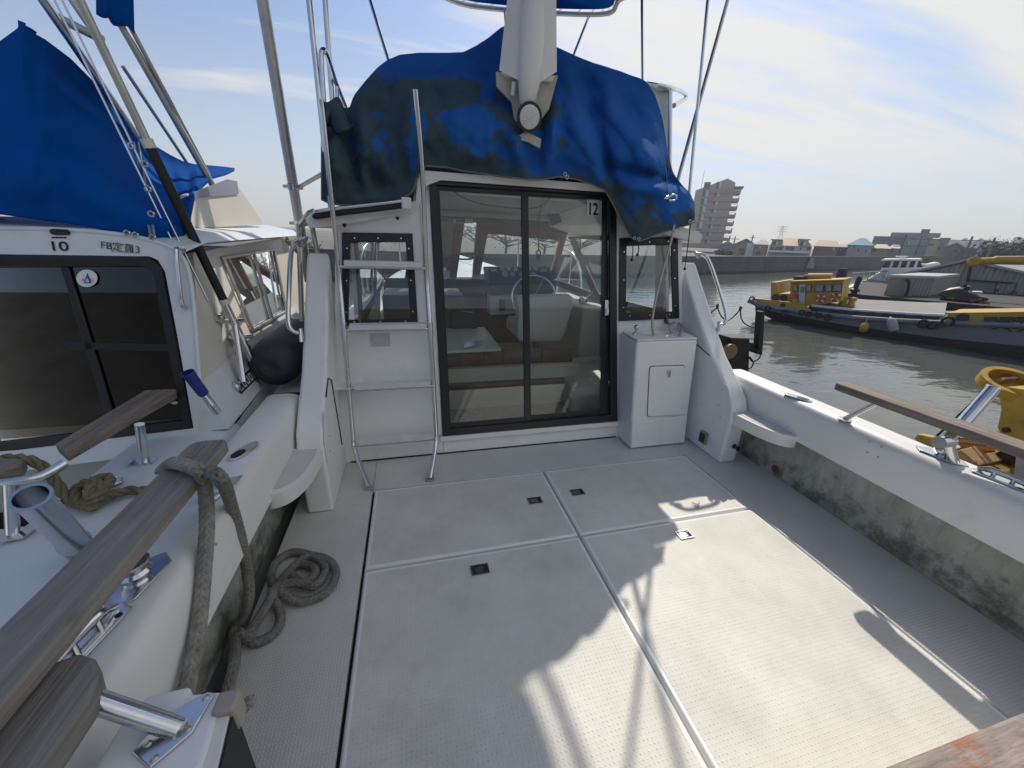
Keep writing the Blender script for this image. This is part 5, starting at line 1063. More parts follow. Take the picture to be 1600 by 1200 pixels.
# ================================================================== WATER AND FAR BANK
WL = -.8
def wmat():
    m = bpy.data.materials.new('harbour water'); m.use_nodes = True; t = m.node_tree; b = t.nodes['Principled BSDF']; N = t.nodes.new; L = t.links.new
    b.inputs['Base Color'].default_value = (.10,.108,.098,1); b.inputs['Roughness'].default_value = .04; b.inputs['IOR'].default_value = 1.5; b.inputs['Specular IOR Level'].default_value = .5
    tcn = N('ShaderNodeTexCoord'); prev = None
    def nz(scale, st_, det, rot, dist):
        mp_ = N('ShaderNodeMapping'); mp_.inputs['Scale'].default_value = st_; mp_.inputs['Rotation'].default_value = (0,0,R_(rot)); L(tcn.outputs['Object'], mp_.inputs[0])
        q = N('ShaderNodeTexNoise'); q.inputs['Scale'].default_value = scale; q.inputs['Detail'].default_value = det; q.inputs['Distortion'].default_value = dist; L(mp_.outputs[0], q.inputs['Vector']); return q.outputs[0]
    a = nz(.9, (1,2.4,1), 2, 20, .4); b2 = nz(5.5, (1,2.0,1), 3, 35, .6); c = nz(.06, (1,1,1), 2, 0, 0)
    m1 = N('ShaderNodeMath'); m1.operation = 'MULTIPLY_ADD'; L(b2, m1.inputs[0]); m1.inputs[1].default_value = .16; L(a, m1.inputs[2])
    bp = N('ShaderNodeBump'); bp.inputs['Distance'].default_value = .045; L(m1.outputs[0], bp.inputs['Height'])
    mr = N('ShaderNodeMapRange'); L(c, mr.inputs[0]); mr.inputs[1].default_value = .35; mr.inputs[2].default_value = .65; mr.inputs[3].default_value = .25; mr.inputs[4].default_value = .6; L(mr.outputs[0], bp.inputs['Strength'])
    L(bp.outputs[0], b.inputs['Normal']); return m
s = MB(); s.poly([(-1500,-300,WL),(2500,-300,WL),(2500,2500,WL),(-1500,2500,WL)]); tag(s.build('water', wmat(), None), kind='structure')
wall_pts = [Vector(p) for p in ((-160,24,.75),(-20,21,.70),(3,21.2,.62),(22.9,28.0,.60),(55,38.6,.80),(88.4,49.6,1.08),(330,129,2.6))]
s = MB(); rows = []
for p in wall_pts: rows.append([(p.x,p.y+.55,WL-.4),(p.x,p.y+.55-.25,WL+.15),(p.x,p.y+.45,p.z-.04),(p.x,p.y+.42,p.z),(p.x,p.y+.95,p.z)])
s.grid(rows)
M['conc'] = mat('dark wet concrete', (.10,.105,.12), .8, noise_amt=.35, noise_scale=.6, stretch=(1,1,6), dirt=(.045,.05,.055), dirt_scale=.5, dirt_pos=(.5,.75), dirt_stretch=(3,3,.5), bump=.3, bump_scale=4)
sw_ = s.build('seawall', M['conc'], None); tag(sw_, 'long dark concrete seawall along the far bank of the water', 'wall')
s = MB(); a, b = px(1231,418,40), px(1262,407,41); q0 = Vector((38.5,33.1,WL)); 
def onwall(u, v, off=-.05):     # point of the wall stretch between wall_pts[3] and wall_pts[4]
    A, B_ = wall_pts[3]+Vector((0,.4+off,0)), wall_pts[4]+Vector((0,.4+off,0)); n = Vector((B_.y-A.y, -(B_.x-A.x), 0)); r = ray(u, v); t = (A-CAM).dot(n)/r.dot(n); return CAM+r*t
s.prism([onwall(1256,418.5),onwall(1268,418.5),onwall(1269,403),onwall(1264,403)], (0,-.25,0)); s.build('ramp', mat('paler concrete', (.26,.27,.27), .8, noise_amt=.3, noise_scale=2), sw_).matrix_parent_inverse = Matrix.Translation(-sw_.location)
s = MB(); s.poly([(p.x,p.y+.6,-.4) for p in wall_pts]+[(2500,900,-.4),(2500,2500,-.4),(-1500,2500,-.4),(-1500,100,-.4)]); tag(s.build('far_bank', mat('far ground', (.16,.15,.13), .9, noise_amt=.3, noise_scale=.05), None), kind='structure')

class Face:
    def __init__(s, u, v, d):
        r = ray(u, v); s.a = Vector((r.x, r.y, 0)).normalized(); s.q = Vector((s.a.x*d, s.a.y*d, 0)); s.r = Vector((s.a.y, -s.a.x, 0))
    def to(s, u, v):
        r = ray(u, v); t = s.q.dot(s.a)/r.dot(s.a); p = CAM+r*t; return (p-s.q).dot(s.r), p.z
    def W(s, x, t, z): return s.q+s.r*x+s.a*t+Vector((0,0,z))
    def box(s, m, x0, x1, t0, t1, z0, z1, mi_=0): return m.hexa([s.W(x0,t0,z0),s.W(x1,t0,z0),s.W(x1,t1,z0),s.W(x0,t1,z0),s.W(x0,t0,z1),s.W(x1,t0,z1),s.W(x1,t1,z1),s.W(x0,t1,z1)], mi_)
M['wing'] = mat('far window glass', (.10,.13,.17), .12); M['winl'] = mat('far window, blind drawn', (.62,.64,.66), .5); M['wfr'] = mat('far window frame', (.30,.30,.31), .5)
def winset(F, parent, rects, blinds=0.25):  # last argument: share of panes given a pale drawn blind
    for (x0, x1, z0, z1) in rects:
        m = MB(); F.box(m, x0-.06, x1+.06, -.06, -.005, z0-.06, z1+.06); w_ = m.build('window', M['wfr'], parent)
        m = MB(); F.box(m, x0, (x0+x1)/2-.02, -.10, -.065, z0, z1, 0); F.box(m, (x0+x1)/2+.02, x1, -.10, -.065, z0, z1, 1 if random.random() < blinds else 0); m.build('pane', [M['wing'], M['winl']], w_)
# ---- apartment block
F = Face(1110, 340, 112); aptw = mat('brown-grey tiled facade', (.50,.42,.40), .8, noise_amt=.12, noise_scale=.3); aptd = mat('darker balcony', (.41,.345,.33), .8, noise_amt=.1, noise_scale=.5)
X0 = F.to(1078,345)[0]; X1 = F.to(1136.5,345)[0]; zt = F.to(1110,296)[1]; zp = F.to(1125,279)[1]; zr = F.to(1137,286)[1]; zb = .5
apt = thing('apartment_building', 'tall brown-grey apartment block with balconies across the water', 'building', F.W((X0+X1)/2, 4, zb))
m = MB(); prof = [(X0,zb),(X1,zb),(X1,zr),(X1-1.8,zp),(X0,zt-.2)]
m.prism([F.W(x,0,z) for x, z in prof], tuple(F.a*11)); m.build('wall', aptw, apt)
fh = (zr-zb)/8.35
Xl = F.to(1058,385)[0]
m = MB(); F.box(m, Xl, X0-.01, 1.0, 10, zb, zb+2.1*fh); m.build('low_wing', aptw, apt)
for k in range(8):
    z = zb+k*fh+.35
    m = MB(); F.box(m, X0+3.2+.25*(k % 2), X1+.05, -.45, -.002, z-.1, z+.75); bal = m.build('balcony', aptd, apt)
    m = MB(); F.box(m, X1+.02, X1+1.5, .4, 5.5, z-.18, z+.55); b2_ = m.build('balcony', aptd, apt)
    m = MB(); F.box(m, X1+1.42, X1+1.48, .45, 5.45, z+.56, z+.98); F.box(m, X1+.03, X1+1.44, .45, .5, z+.9, z+.98); m.build('railing', M['wfr'], b2_)
    winset(F, apt, [(X0+1.7,X0+2.95,z+.85,z+2.2)], .9)
    for (xa, wd) in ((4.3,1.1),(6.9,1.6)):
        if X0+xa+wd < X1: winset(F, apt, [(X0+xa,X0+xa+wd,z+.85,z+2.2)], .9)
m = MB(); F.box(m, X1-.05, X1+1.9, .4, 5.5, zb+8*fh-.25, zb+8*fh-.05); m.build('roof_slab', aptd, apt)
p_ = F.W(F.to(1086,340)[0],3,zt); m = MB(); m.tube([p_, p_+Vector((0,0,4.5))], .05, 6); m.build('antenna', M['wfr'], apt)

# ---- houses
def house(name, label, u0, u1, ve, vr, d, depth, wallc, roofc, roof='gable_side', wins=(), hip=.25, vb=399, over=.25, extra=None):
    F = Face((u0+u1)/2, 392, d); x0 = F.to(u0,392)[0]; x1 = F.to(u1,392)[0]; ze = F.to((u0+u1)/2,ve)[1]; zr = F.to((u0+u1)/2,vr)[1]; zb = -.4
    h = thing(name, label, 'building', F.W((x0+x1)/2, depth/2, zb), 'buildings on the far bank')
    wm = mat(name+' wall', wallc, .85, noise_amt=.10, noise_scale=.4); rm = mat(name+' roof', roofc, .7, noise_amt=.15, noise_scale=1.2)
    m = MB()
    if roof == 'gable_front':
        m.prism([F.W(x,0,z) for x, z in ((x0,zb),(x1,zb),(x1,ze),((x0+x1)/2,zr),(x0,ze))], tuple(F.a*depth)); m.build('wall', wm, h)
        xm = (x0+x1)/2
        for sg, xe in ((-1,x0-over),(1,x1+over)):
            m = MB(); m.prism([F.W(xm,-over,zr+.05),F.W(xe,-over,ze-.1),F.W(xe,-over,ze+.1),F.W(xm,-over,zr+.28)], tuple(F.a*(depth+2*over))); m.build('roof', rm, h)
    elif roof == 'flat':
        F.box(m, x0, x1, 0, depth, zb, ze); m.build('wall', wm, h); m = MB(); F.box(m, x0-.1, x1+.1, -.1, depth+.1, ze+.005, ze+.25); m.build('roof', rm, h)
    else:
        F.box(m, x0, x1, 0, depth, zb, ze); m.build('wall', wm, h); m = MB(); hp = (x1-x0)*hip; o_ = over
        m.add([F.W(x0-o_,-o_,ze),F.W(x1+o_,-o_,ze),F.W(x1+o_,depth+o_,ze),F.W(x0-o_,depth+o_,ze),F.W(x0+hp,depth/2,zr),F.W(x1-hp,depth/2,zr)], [(0,1,5,4),(1,2,5),(2,3,4,5),(3,0,4),(3,2,1,0)]); m.build('roof', rm, h)
    rects = []
    for (ua, ub, va, vb_) in wins:
        xa, zt_ = F.to(ua,va); xb, zb_ = F.to(ub,vb_); rects.append((xa,xb,zb_,zt_))
    winset(F, h, rects, .2)
    if extra: extra(F, h, wm, rm)
    return h
house('grey_house', 'small grey house with pale roof just right of the apartment block', 1122,1147,385,378.5,95,8,(.30,.28,.26),(.36,.33,.30),'gable_front',[(1136,1139,388,391)])
house('beige_house', 'beige gabled house with a white stair tower, right of the apartment block', 1146,1178,383,375,82,8,(.40,.355,.30),(.30,.28,.27),'gable_front',[(1155,1162,388,393),(1158,1162,394,397)], extra=lambda F,h,wm,rm: F.box(MB(), *(F.to(1165,392)[0],F.to(1177,392)[0]), -.6, -.01, -.4, F.to(1170,380)[1]).build('stair_tower', M['white'], h))
house('balcony_house', 'narrow cream house with dark upper balcony beside the long white house', 1178,1199,382,374,80,8,(.46,.40,.27),(.22,.23,.26),'hip',[(1181,1189,385,388),(1181,1187,393,397)],.3)
def dormers(F, h, wm, rm):
    for u in (1211,1254):
        x, z = F.to(u,384); m = MB(); F.box(m, x-.6, x+.6, 0.2, 3, z-.2, z+.85); d_ = m.build('dormer', wm, h); m = MB(); F.box(m, x-.8, x+.8, 0, 3.1, z+.86, z+.98); m.build('dormer_roof', rm, d_)
        winset(F, h, [(x-.35,x+.35,z+.05,z+.65)])
    x0, x1 = F.to(1201,392)[0], F.to(1265,392)[0]; z = F.to(1230,393)[1]; m = MB(); F.box(m, x0, x1, -1.2, -.01, z-.15, z+.1); m.build('canopy', M['white'], h)
house('long_white_house', 'long white house with tan tiled roof and two dormers behind the seawall', 1200,1267,384,371,78,8,(.52,.54,.58),(.47,.36,.25),'hip',[(1205,1208,386,391),(1212,1215,386,391),(1218,1222,386,391),(1229,1233,386,390),(1236,1240,386,391),(1251,1255,387,390),(1262,1265,386,391)],.22, extra=dormers)
house('brown_house', 'tan-roofed brown house between the long white house and the teal roof', 1270,1308,385,375,84,8,(.27,.22,.19),(.42,.32,.25),'hip',[(1292,1295,387,391),(1299,1303,387,391),(1276,1283,388,391)],.1)
house('small_grey_house', 'small grey house tucked left of the teal-roofed one', 1307,1324,386,380.5,92,7,(.22,.22,.24),(.34,.34,.35),'hip',[(1311,1314,389,392)],.2)
house('teal_roof_house', 'pale lilac house with a bright teal hipped roof', 1323,1361,383,371,88,8,(.46,.45,.52),(.05,.24,.30),'hip',[(1335,1338,384,387),(1341,1344,390,393),(1353,1356,390,393)],.38)
house('tan_house', 'small tan house with pale roof right of the teal roof', 1361,1388,388,381,90,7,(.40,.35,.27),(.52,.47,.42),'hip',[(1364,1369,389,392),(1388,1389.5,389,392)],.2)
house('pink_house', 'small pinkish house in front of the big blue-grey works', 1388,1406,388,382,92,7,(.38,.32,.32),(.50,.46,.44),'hip',[(1392,1395,391,394)],.2)
house('grey_factory', 'long low grey factory with flat roof behind the teal-roofed house', 1358,1412,371,370,128,14,(.24,.26,.31),(.28,.3,.34),'flat',[(1372,1374,378,381)])
def sign(F, h, wm, rm):
    x, z = F.to(1443,365.3)[0], F.to(1443,365.3)[1]; m = MB(); F.box(m, x-.5, x+.8, 2, 2.6, z-.8, z+.95); m.build('roof_sign', mat('olive sign', (.22,.21,.13), .7), h)
    x, z = F.to(1432,367); m = MB(); F.box(m, x-4, x+3.5, 3, 8, z-.3, z+.5); m.build('roof_plant', rm, h)
house('blue_grey_works', 'tall blue-grey windowless works building with roof sign', 1408,1450,367.5,367,118,16,(.30,.35,.42),(.30,.34,.40),'flat',[(1417,1420,377,381)], extra=sign)
house('cream_block', 'cream flat-roofed block right of the blue-grey works', 1447,1463,375,374.5,110,9,(.48,.43,.31),(.3,.28,.24),'flat',[(1451,1458,381,383.5)])
house('beige_works', 'beige-grey flat-roofed works right of the cream block', 1462,1477,373.5,373,122,12,(.38,.37,.33),(.4,.38,.34),'flat',[(1464,1468,386,389)])
house('shed_house', 'weathered house with light gable near the blue canopy', 1476,1504,387,381.5,92,8,(.34,.32,.30),(.46,.38,.30),'gable_front',[(1490,1493,390,393),(1495,1498,390,393)])
def canopy(F, h, wm, rm):
    pass
house('blue_canopy', 'flat blue petrol-station style canopy beyond the seawall', 1501,1527,390.5,388.5,88,10,(.12,.15,.19),(.04,.20,.30),'flat',[])
far = [(1476,1504,374.5,420),(1496,1504,372,430),(1520,1548,375,460),(1521,1528,372.3,450),(1575,1587,370.2,400),(1586,1600,372,420),(1596,1625,369.6,440),(1548,1576,379,300),(1504,1522,377,330),(1527,1550,384,200),(1578,1640,384,220)]
for i, (u0,u1,vt,d) in enumerate(far):
    F = Face((u0+u1)/2, 392, d); x0 = F.to(u0,392)[0]; x1 = F.to(u1,392)[0]; z1 = F.to((u0+u1)/2,vt)[1]
    m = MB(); F.box(m, x0, x1, 0, 15, -.4, z1); o = m.build('distant_building', mat('distant wall', random.choice([(.34,.34,.36),(.40,.40,.42),(.28,.30,.34)]), .85), None)
    tag(o, 'distant %s block on the skyline, %s' % (('low','tall','wide','slim')[i % 4], ('left of the first right-hand pole','beside the first right-hand pole','between the two right-hand poles','just left of the second pole','behind the bare trees','at the right edge','at the very right edge','behind the blue canopy','over the blue canopy','under the skyline by the canopy','below the skyline at the right edge')[i]), 'building', 'buildings on the skyline')

# ---- poles, pylon, trees, parked cars on the bank
M['pole'] = mat('concrete pole', (.16,.16,.17), .8)
def upole(u, vt, d, label, arm=1.2):
    F = Face(u, 392, d); z = F.to(u, vt)[1]; m = MB(); m.tube([F.W(0,0,-.4),F.W(0,0,z)], [.17,.11], 8); b0 = F.W(0,0,-.4)
    o = m.build('utility_pole', M['pole'], None); tag(o, label, 'pole', 'utility poles on the far bank')
    for k, zz in enumerate((z-.6,z-1.7)):
        m = MB(); F.box(m, -arm+.2*k, arm-.2*k, -.06, .06, zz, zz+.12); q = m.build('crossarm', M['pole'], o); q.matrix_parent_inverse = Matrix.Translation(-o.location)
upole(1407,366,84,'utility pole in front of the blue-grey works, left one'); upole(1432,368,96,'utility pole right in the middle of the blue-grey works'); upole(1510,369,84,'dark utility pole standing left of the blue canopy', .9); upole(1546,371,88,'utility pole right of the blue canopy', .9); upole(1144,369,100,'utility pole close beside the apartment block', .8); upole(1171,367,104,'thin utility pole above the beige gabled house', .5); upole(441,356,60,'utility pole seen between the boats on the left',1.0); upole(452,360,64,'shorter utility pole seen between the boats on the left',.8)
F = Face(1222, 360, 600); m = MB(); zt = F.to(1223,353)[1]
for sx in (-1,1):
    for st_ in (-1,1): m.tube([F.W(sx*3.2,st_*3.2,.5),F.W(sx*.5,st_*.5,zt)], .45, 4)
for k in range(7):
    t = k/7; w_ = 3.2*(1-t)+.5*t; z = .5+(zt-.5)*t; m.tube([F.W(-w_,0,z),F.W(w_*.9,0,z+(zt-.5)/7)], .25, 4)
for zz in (.75,.86,.96): m.tube([F.W(-5,0,zt*zz),F.W(5,0,zt*zz)], .3, 4)
tag(m.build('power_pylon', mat('grey steel', (.3,.3,.32), .7), None), 'thin lattice power pylon on the skyline above the long white house', 'pylon')
M['bark'] = mat('bark', (.09,.07,.055), .9); M['leaf'] = mat('evergreen leaf', (.05,.075,.035), .8, noise_amt=.5, noise_scale=1.5); M['leafd'] = mat('dry twigs', (.22,.19,.16), .9, noise_amt=.4, noise_scale=2)
def tree(label, base, h, rx, leafm, n=500, lf=.22, bare=False):
    base = Vector(base); t = thing('tree', label, 'tree', base, 'trees on the far bank')
    m = MB(); m.tube([base, base+Vector((.1,0,h*.35)), base+Vector((0,.1,h*.7))], [.16,.11,.05], 7)
    tips = []
    for k in range(14):
        an = random.uniform(0,6.28); z0_ = h*random.uniform(.25,.6); e = base+Vector((math.cos(an)*rx*random.uniform(.5,.95), math.sin(an)*rx*random.uniform(.5,.95), h*random.uniform(.55,.98)))
        a_ = base+Vector((0,0,z0_)); mid = a_.lerp(e,.5)+Vector((0,0,-.15*h*.2)); m.tube([a_,mid,e], [.06,.04,.012], 5); tips.append(e); tips.append(mid)
        if bare:
            for q in range(6):
                s0 = mid.lerp(e, random.random()); m.tube([s0, s0+Vector((random.uniform(-.7,.7),random.uniform(-.7,.7),random.uniform(.1,.9)))*rx*.4], [.02,.006], 4)
    m.build('trunk', M['bark'], t)
    m = MB()
    for k in range(n):
        c = random.choice(tips)+Vector((random.gauss(0,.22),random.gauss(0,.22),random.gauss(0,.18)))*rx*.9; 
        d1 = Vector((random.uniform(-1,1),random.uniform(-1,1),random.uniform(-.6,.6))).normalized()*lf; d2 = d1.cross(Vector((random.uniform(-1,1),random.uniform(-1,1),random.uniform(-1,1))).normalized()); d2 = d2.normalized()*lf*.6 if d2.length > 1e-5 else Vector((0,0,lf))
        m.add([c-d1,c+d2,c+d1,c-d2], [(0,1,2,3)])
    m.build('crown', leafm, t, recalc=False)
def tree_at(label, u, vt, d, rx, lm, n=500, lf=.25, bare=False):
    F = Face(u, 392, d); z = F.to(u, vt)[1]; b = F.W(0,0,-.4); tree(label, (b.x,b.y,-.4), z+.4, rx, lm, n, lf, bare)
tree_at('dark evergreen tree at the right, under the pale skyline', 1562,383,95,2.6,M['leaf'],700,.3)
tree_at('bare brown tree above the evergreen at the right', 1556,374,130,3.6,M['leafd'],350,.16,True)
tree_at('round evergreen at the right edge of the far bank', 1592,386,100,2.2,M['leaf'],500,.3)
tree_at('low bush at the foot of the apartment block', 1134,394,90,1.8,M['leaf'],300,.25)
tree_at('bare tree seen between the two boats on the left, nearer one', 462,378,30,1.8,M['leafd'],300,.10,True)
tree_at('leafy tree seen between the two boats on the left', 446,384,34,1.7,M['leaf'],420,.13)
for i, (u, vt, d, rx) in enumerate(((700,348,40,4.5),(745,342,46,3.5),(790,352,44,5),(850,356,42,5),(905,352,48,4.5),(590,350,40,4.5))):
    tree_at(('bare tree far ahead seen through the cabin, at the galley window','tall bare tree far ahead seen through the cabin by the hinged window','broad bare tree far ahead seen through the main windscreen','bare tree far ahead above the steering wheel','bare tree far ahead behind the slanted pillar','bare tree far ahead seen through the port cabin window')[i], u, vt, d, rx, M['leafd'], 60, .12, True)

# added banks astern, out of view, to darken reflections in the cabin doors
s = MB(); s.box(-200, 300, -9.0, -2.2, -1.6, .45); tag(s.build('added_quay', mat('quay concrete', (.30,.29,.27), .85, noise_amt=.2, noise_scale=1), None), kind='structure')
s = MB(); s.hexa([(-200,-30,-.4),(300,-30,-.4),(300,-9.01,-.4),(-200,-9.01,-.4),(-200,-18,6.0),(300,-18,6.0),(300,-16,6.0),(-200,-16,6.0)]); tag(s.build('added_levee', mat('grey levee', (.13,.13,.125), .95, noise_amt=.4, noise_scale=.8), None), kind='structure')
# ================================================================== YELLOW CARGO BARGE
def facing(u, v, d):
    F = Face(u, v, d)
    def f(u, v, dx=0.0):
        r = ray(u, v); return CAM+r*((d+dx)/r.dot(F.a))
    return f, F.a, F.r
BX, BA, BR = facing(1440, 500, 15.6)
M['yellow'] = mat('faded yellow paint', (.50,.30,.035), .55, noise_amt=.18, noise_scale=1.2, dirt=(.22,.12,.035), dirt_scale=2.2, dirt_pos=(.58,.8))
M['hullg'] = mat('blue-grey hull paint', (.17,.18,.23), .55, noise_amt=.15, noise_scale=1, dirt=(.10,.085,.07), dirt_scale=1.5, dirt_pos=(.55,.8), dirt_stretch=(1,2,.5))
M['hulld'] = mat('dark boot-top', (.045,.042,.045), .7, noise_amt=.3, noise_scale=2)
M['green'] = mat('dark green coaming', (.02,.05,.04), .6, noise_amt=.3, noise_scale=2); M['tarp'] = mat('grey hold cover', (.30,.29,.265), .85, noise_amt=.25, noise_scale=2)
M['tyre'] = mat('old tyre', (.018,.018,.02), .85, noise_amt=.3, noise_scale=20)
def sideprism(pts, depth, name, matl, par, dx=0.0, bevel=0):
    s = MB(); s.prism([BX(u,v,dx) for u, v in pts], tuple(BA*depth)); return s.build(name, matl, par, bevel=bevel)
c = BX(1400,520); barge = thing('cargo_barge', 'low grey cargo barge with yellow wheelhouse and bulwarks, moored across the water', 'barge', (c.x+BA.x*1.7, c.y+BA.y*1.7, WL))
hz_ = lambda u: 0
top = [(1169,471),(1190,478),(1215,483),(1250,487.5),(1300,494),(1335,497.5),(1400,502),(1470,505.5),(1600,510),(1760,515)]
mid = [(1169,473),(1195,484),(1215,488.5),(1250,495),(1300,504),(1335,510),(1400,519),(1470,528),(1600,541),(1760,556)]
bot = [(1180,478),(1203,489),(1222,494),(1255,502),(1300,512),(1335,519),(1400,530),(1470,542),(1600,560),(1760,580)]
s = MB(); s.grid([[BX(*p) for p in top],[BX(*p) for p in mid]],0); s.grid([[BX(*p) for p in mid],[BX(*p,.08) for p in bot],[BX(p[0],p[1]+8,.3) for p in bot]],1)
far_ = [BX(*p)+BA*3.6 for p in top]; s.grid([[BX(*p) for p in top], far_],0); s.grid([far_, [q+Vector((0,0,-1.2)) for q in far_]],1)
s.poly([BX(*top[0]),BX(*mid[0]),BX(*bot[0],.08),BX(*bot[0],.08)+BA*3.4,BX(*mid[0])+BA*3.6,BX(*top[0])+BA*3.6],0)
s.build('hull', [M['hullg'],M['hulld']], barge)
s = MB(); s.tube([BX(u,v-1,-.04) for u, v in top], .07, 8); s.build('rubbing_strake', M['hullg'], barge, smooth=60)
sideprism([(1176,466),(1206,469),(1240,473),(1258,477),(1266,486),(1215,483),(1188,477),(1172,471)], .12, 'bow_bulwark', M['yellow'], barge, .02)
sideprism([(1204.5,441),(1213,441),(1215.5,459),(1236,459),(1236,474),(1204,470)], 2.6, 'fore_house', M['yellow'], barge, .35)
sideprism([(1213,442),(1224,443),(1225,459),(1215,459)], .1, 'fore_recess', mat('recess brown', (.10,.05,.035), .7), barge, 1.6)
cabn = sideprism([(1235,441),(1317.5,438.5),(1314,471),(1256,479),(1234,475)], 1.2, 'wheelhouse', M['yellow'], barge, .32)
sideprism([(1233,439.2),(1319.5,436.4),(1319.3,438.4),(1233,441)], 1.5, 'roof', M['yellow'], cabn, .22)
for pts in (((1239,445),(1246,444.5),(1245.5,455.5),(1239,456)),((1260,445),(1268,444.5),(1266.5,456),(1259.5,456.5)),((1273,445),(1287.5,444.5),(1286.5,456),(1272.5,456)),((1290,444.5),(1300,444.3),(1299,456),(1289.5,456)),((1302,444),(1316,443.5),(1315,455.5),(1301.5,455.7))):
    w_ = sideprism(pts, .03, 'window', M['hulld'], cabn, .27); cx_ = sum(p[0] for p in pts)/4; cy_ = sum(p[1] for p in pts)/4
    sideprism([(cx_+(u-cx_)*.86, cy_+(v-cy_)*.86) for u, v in pts], .02, 'pane', mat('wheelhouse glass', (.16,.22,.28), .1), cabn, .245)
sideprism([(1249,445),(1258.5,444.7),(1256.5,475.5),(1247.5,475)], .05, 'door', mat('grey-white door', (.50,.52,.56), .5), cabn, .25); sideprism([(1251,447.5),(1257,447.3),(1256.3,457),(1250.6,457)], .03, 'door_pane', M['wing'], cabn, .22)
sideprism([(1234,461),(1243.5,461),(1243,472),(1233.5,472)], .2, 'red_board', mat('faded pink board', (.42,.10,.12), .7), barge, .1)
sideprism([(1238,468),(1244,468),(1244,474),(1238,474)], .25, 'locker', M['yellow'], barge, -.02)
for u, v in ((1211.5,464.5),(1224.5,465)): MB().lathe([(.11,-.02),(.11,.02)], BX(u,v,.33), -BA, n=14).build('porthole', M['hulld'], barge)
MB().lathe([(.07,-.02),(.07,.02)], BX(1223,477,.0), -BA, n=12).build('hawse_hole', M['hulld'], barge)
sideprism([(1240,432),(1262,432),(1262,438),(1240,439)], .7, 'roof_locker', M['hulld'], cabn, 1.0); s = MB(); s.tube([BX(1262,432,1.2),BX(1300,432,1.2)], .10, 8); s.tube([BX(1262,430,1.2),BX(1260,438,1.2)], .12, 8); s.build('roof_mast', M['yellow'], cabn, smooth=60)
s = MB(); s.box(0,0,0,0,0,0) if False else None
# hold: green coaming and sloping cover
sideprism([(1268,478),(1330,485),(1440,492),(1470,493),(1462,505),(1335,497),(1258,486)], .15, 'coaming', M['green'], barge, .3)
for u in (1284,1301,1320,1340,1362,1386,1410,1436): s = MB(); s.tube([BX(u,482.5+(u-1284)*.065,.28),BX(u-2,489+(u-1284)*.088,.28)], .05, 6); s.build('coaming_rib', M['green'], barge)
s = MB(); a_ = [BX(1268,478,.35),BX(1330,484.5,.35),BX(1440,491.5,.35),BX(1476,492.5,.35)]; b_ = [q+BA*2.7+Vector((0,0,.12)) for q in a_]; s.grid([a_,b_]); s.grid([b_,[q+BA*.5+Vector((0,0,-.5)) for q in b_]]); s.build('hold_cover', M['tarp'], barge)
s = MB(); s.tube([BX(1268,477.5,.3),BX(1330,484,.3),BX(1440,491,.3),BX(1474,492.3,.3)], .045, 6); s.build('cover_edge', M['winl'], barge)
sideprism([(1466,503),(1482,492),(1500,490.5),(1760,489),(1760,507),(1600,503.5),(1500,505)], .3, 'stern_bulwark', M['yellow'], barge, .0)
s = MB(); s.prism([BX(1480,492.3,.0),BX(1760,489.3,.0),BX(1760,488.3,.0)+BA*.5+Vector((0,0,.02)),BX(1500,490.3,.0)+BA*.5+Vector((0,0,.02))], (0,0,.06)); s.build('stern_deck', M['yellow'], barge)
MB().lathe([(.12,-.01),(.12,.02)], BX(1504,496.5,-.0), -BA, n=14).build('hawse_hole', M['hulld'], barge)
for k in range(5): sideprism([(1538+k*24,495.3),(1559+k*24,495.3),(1559+k*24,502),(1537+k*24,502)], .02, 'freeing_port', M['hulld'], barge, -.03)
text('大', 'bow_mark', M['black'], barge, BX(1569,508.3,-.02), BR, (0,0,1), .38); text('海', 'bow_mark', M['black'], barge, BX(1588,508.6,-.02), BR, (0,0,1), .38)
for u, v in ((1268,481),(1317,473),(1330,475)): MB().lathe([(.09,0),(.12,.06),(.08,.14),(.11,.24),(.11,.3),(.001,.32)], BX(u,v,.9)-Vector((0,0,.1)), n=12).build('bitt', M['yellow'], barge, smooth=50)
# tyres hung along the side
def tyremesh(r):
    s = MB(); n = 20; rows = []
    for i in range(n):
        a = 2*math.pi*i/n; d = Vector((0,math.cos(a),math.sin(a))); rows.append([d*r*(.76+.24*math.cos(2*math.pi*j/8))+Vector((r*.26*math.sin(2*math.pi*j/8),0,0)) for j in range(8)])
    rows.append(rows[0]); s.grid(rows, close=True); return s
tl = ['at the bow, first from the left','under the fore house, second from the left','below the wheelhouse door','just right of the wheelhouse door','upper one in the cluster under the lifebuoys','lower right in the cluster under the lifebuoys','big one right of the cluster, under the hold','left of the pair near the yellow stern','right of the pair near the yellow stern','large one on the yellow stern bulwark','at the tip of the bow']
tyre0 = None
for i, (u, v, r) in enumerate(((1199.4,481.5,4.6),(1225.8,488.6,5.6),(1253,488.3,4.6),(1263,491,4.6),(1271.7,488.6,4.6),(1279.8,493,4.8),(1293.5,496,5.8),(1442.5,506,7.5),(1457,508.5,7.3),(1481,502,8.5),(1175,467,4.6))):
    c = BX(u,v,-.18); R = (BX(u,v-r,-.18)-c).length*.96
    if tyre0 is None: tyre0 = tyremesh(1.0).build('tyre_fender', M['tyre'], None, smooth=50); o = tyre0
    else: o = inst(tyre0, 'tyre_fender', None, (0,0,0))
    o.location = c-Vector((0,0,0)); 
    if i == 0: me = o.data; zc_ = [v_.co.z for v_ in me.vertices]; off = (min(zc_)+max(zc_))/2; me.transform(Matrix.Translation((0,0,-off)))
    o.scale = (R,R,R); o.rotation_euler = (random.uniform(-.3,.3), 0, math.atan2(BA.y,BA.x)+random.uniform(-.12,.12))
    tag(o, 'black tyre fender on the barge side, '+tl[i], 'tyre', 'tyre fenders on the barge')
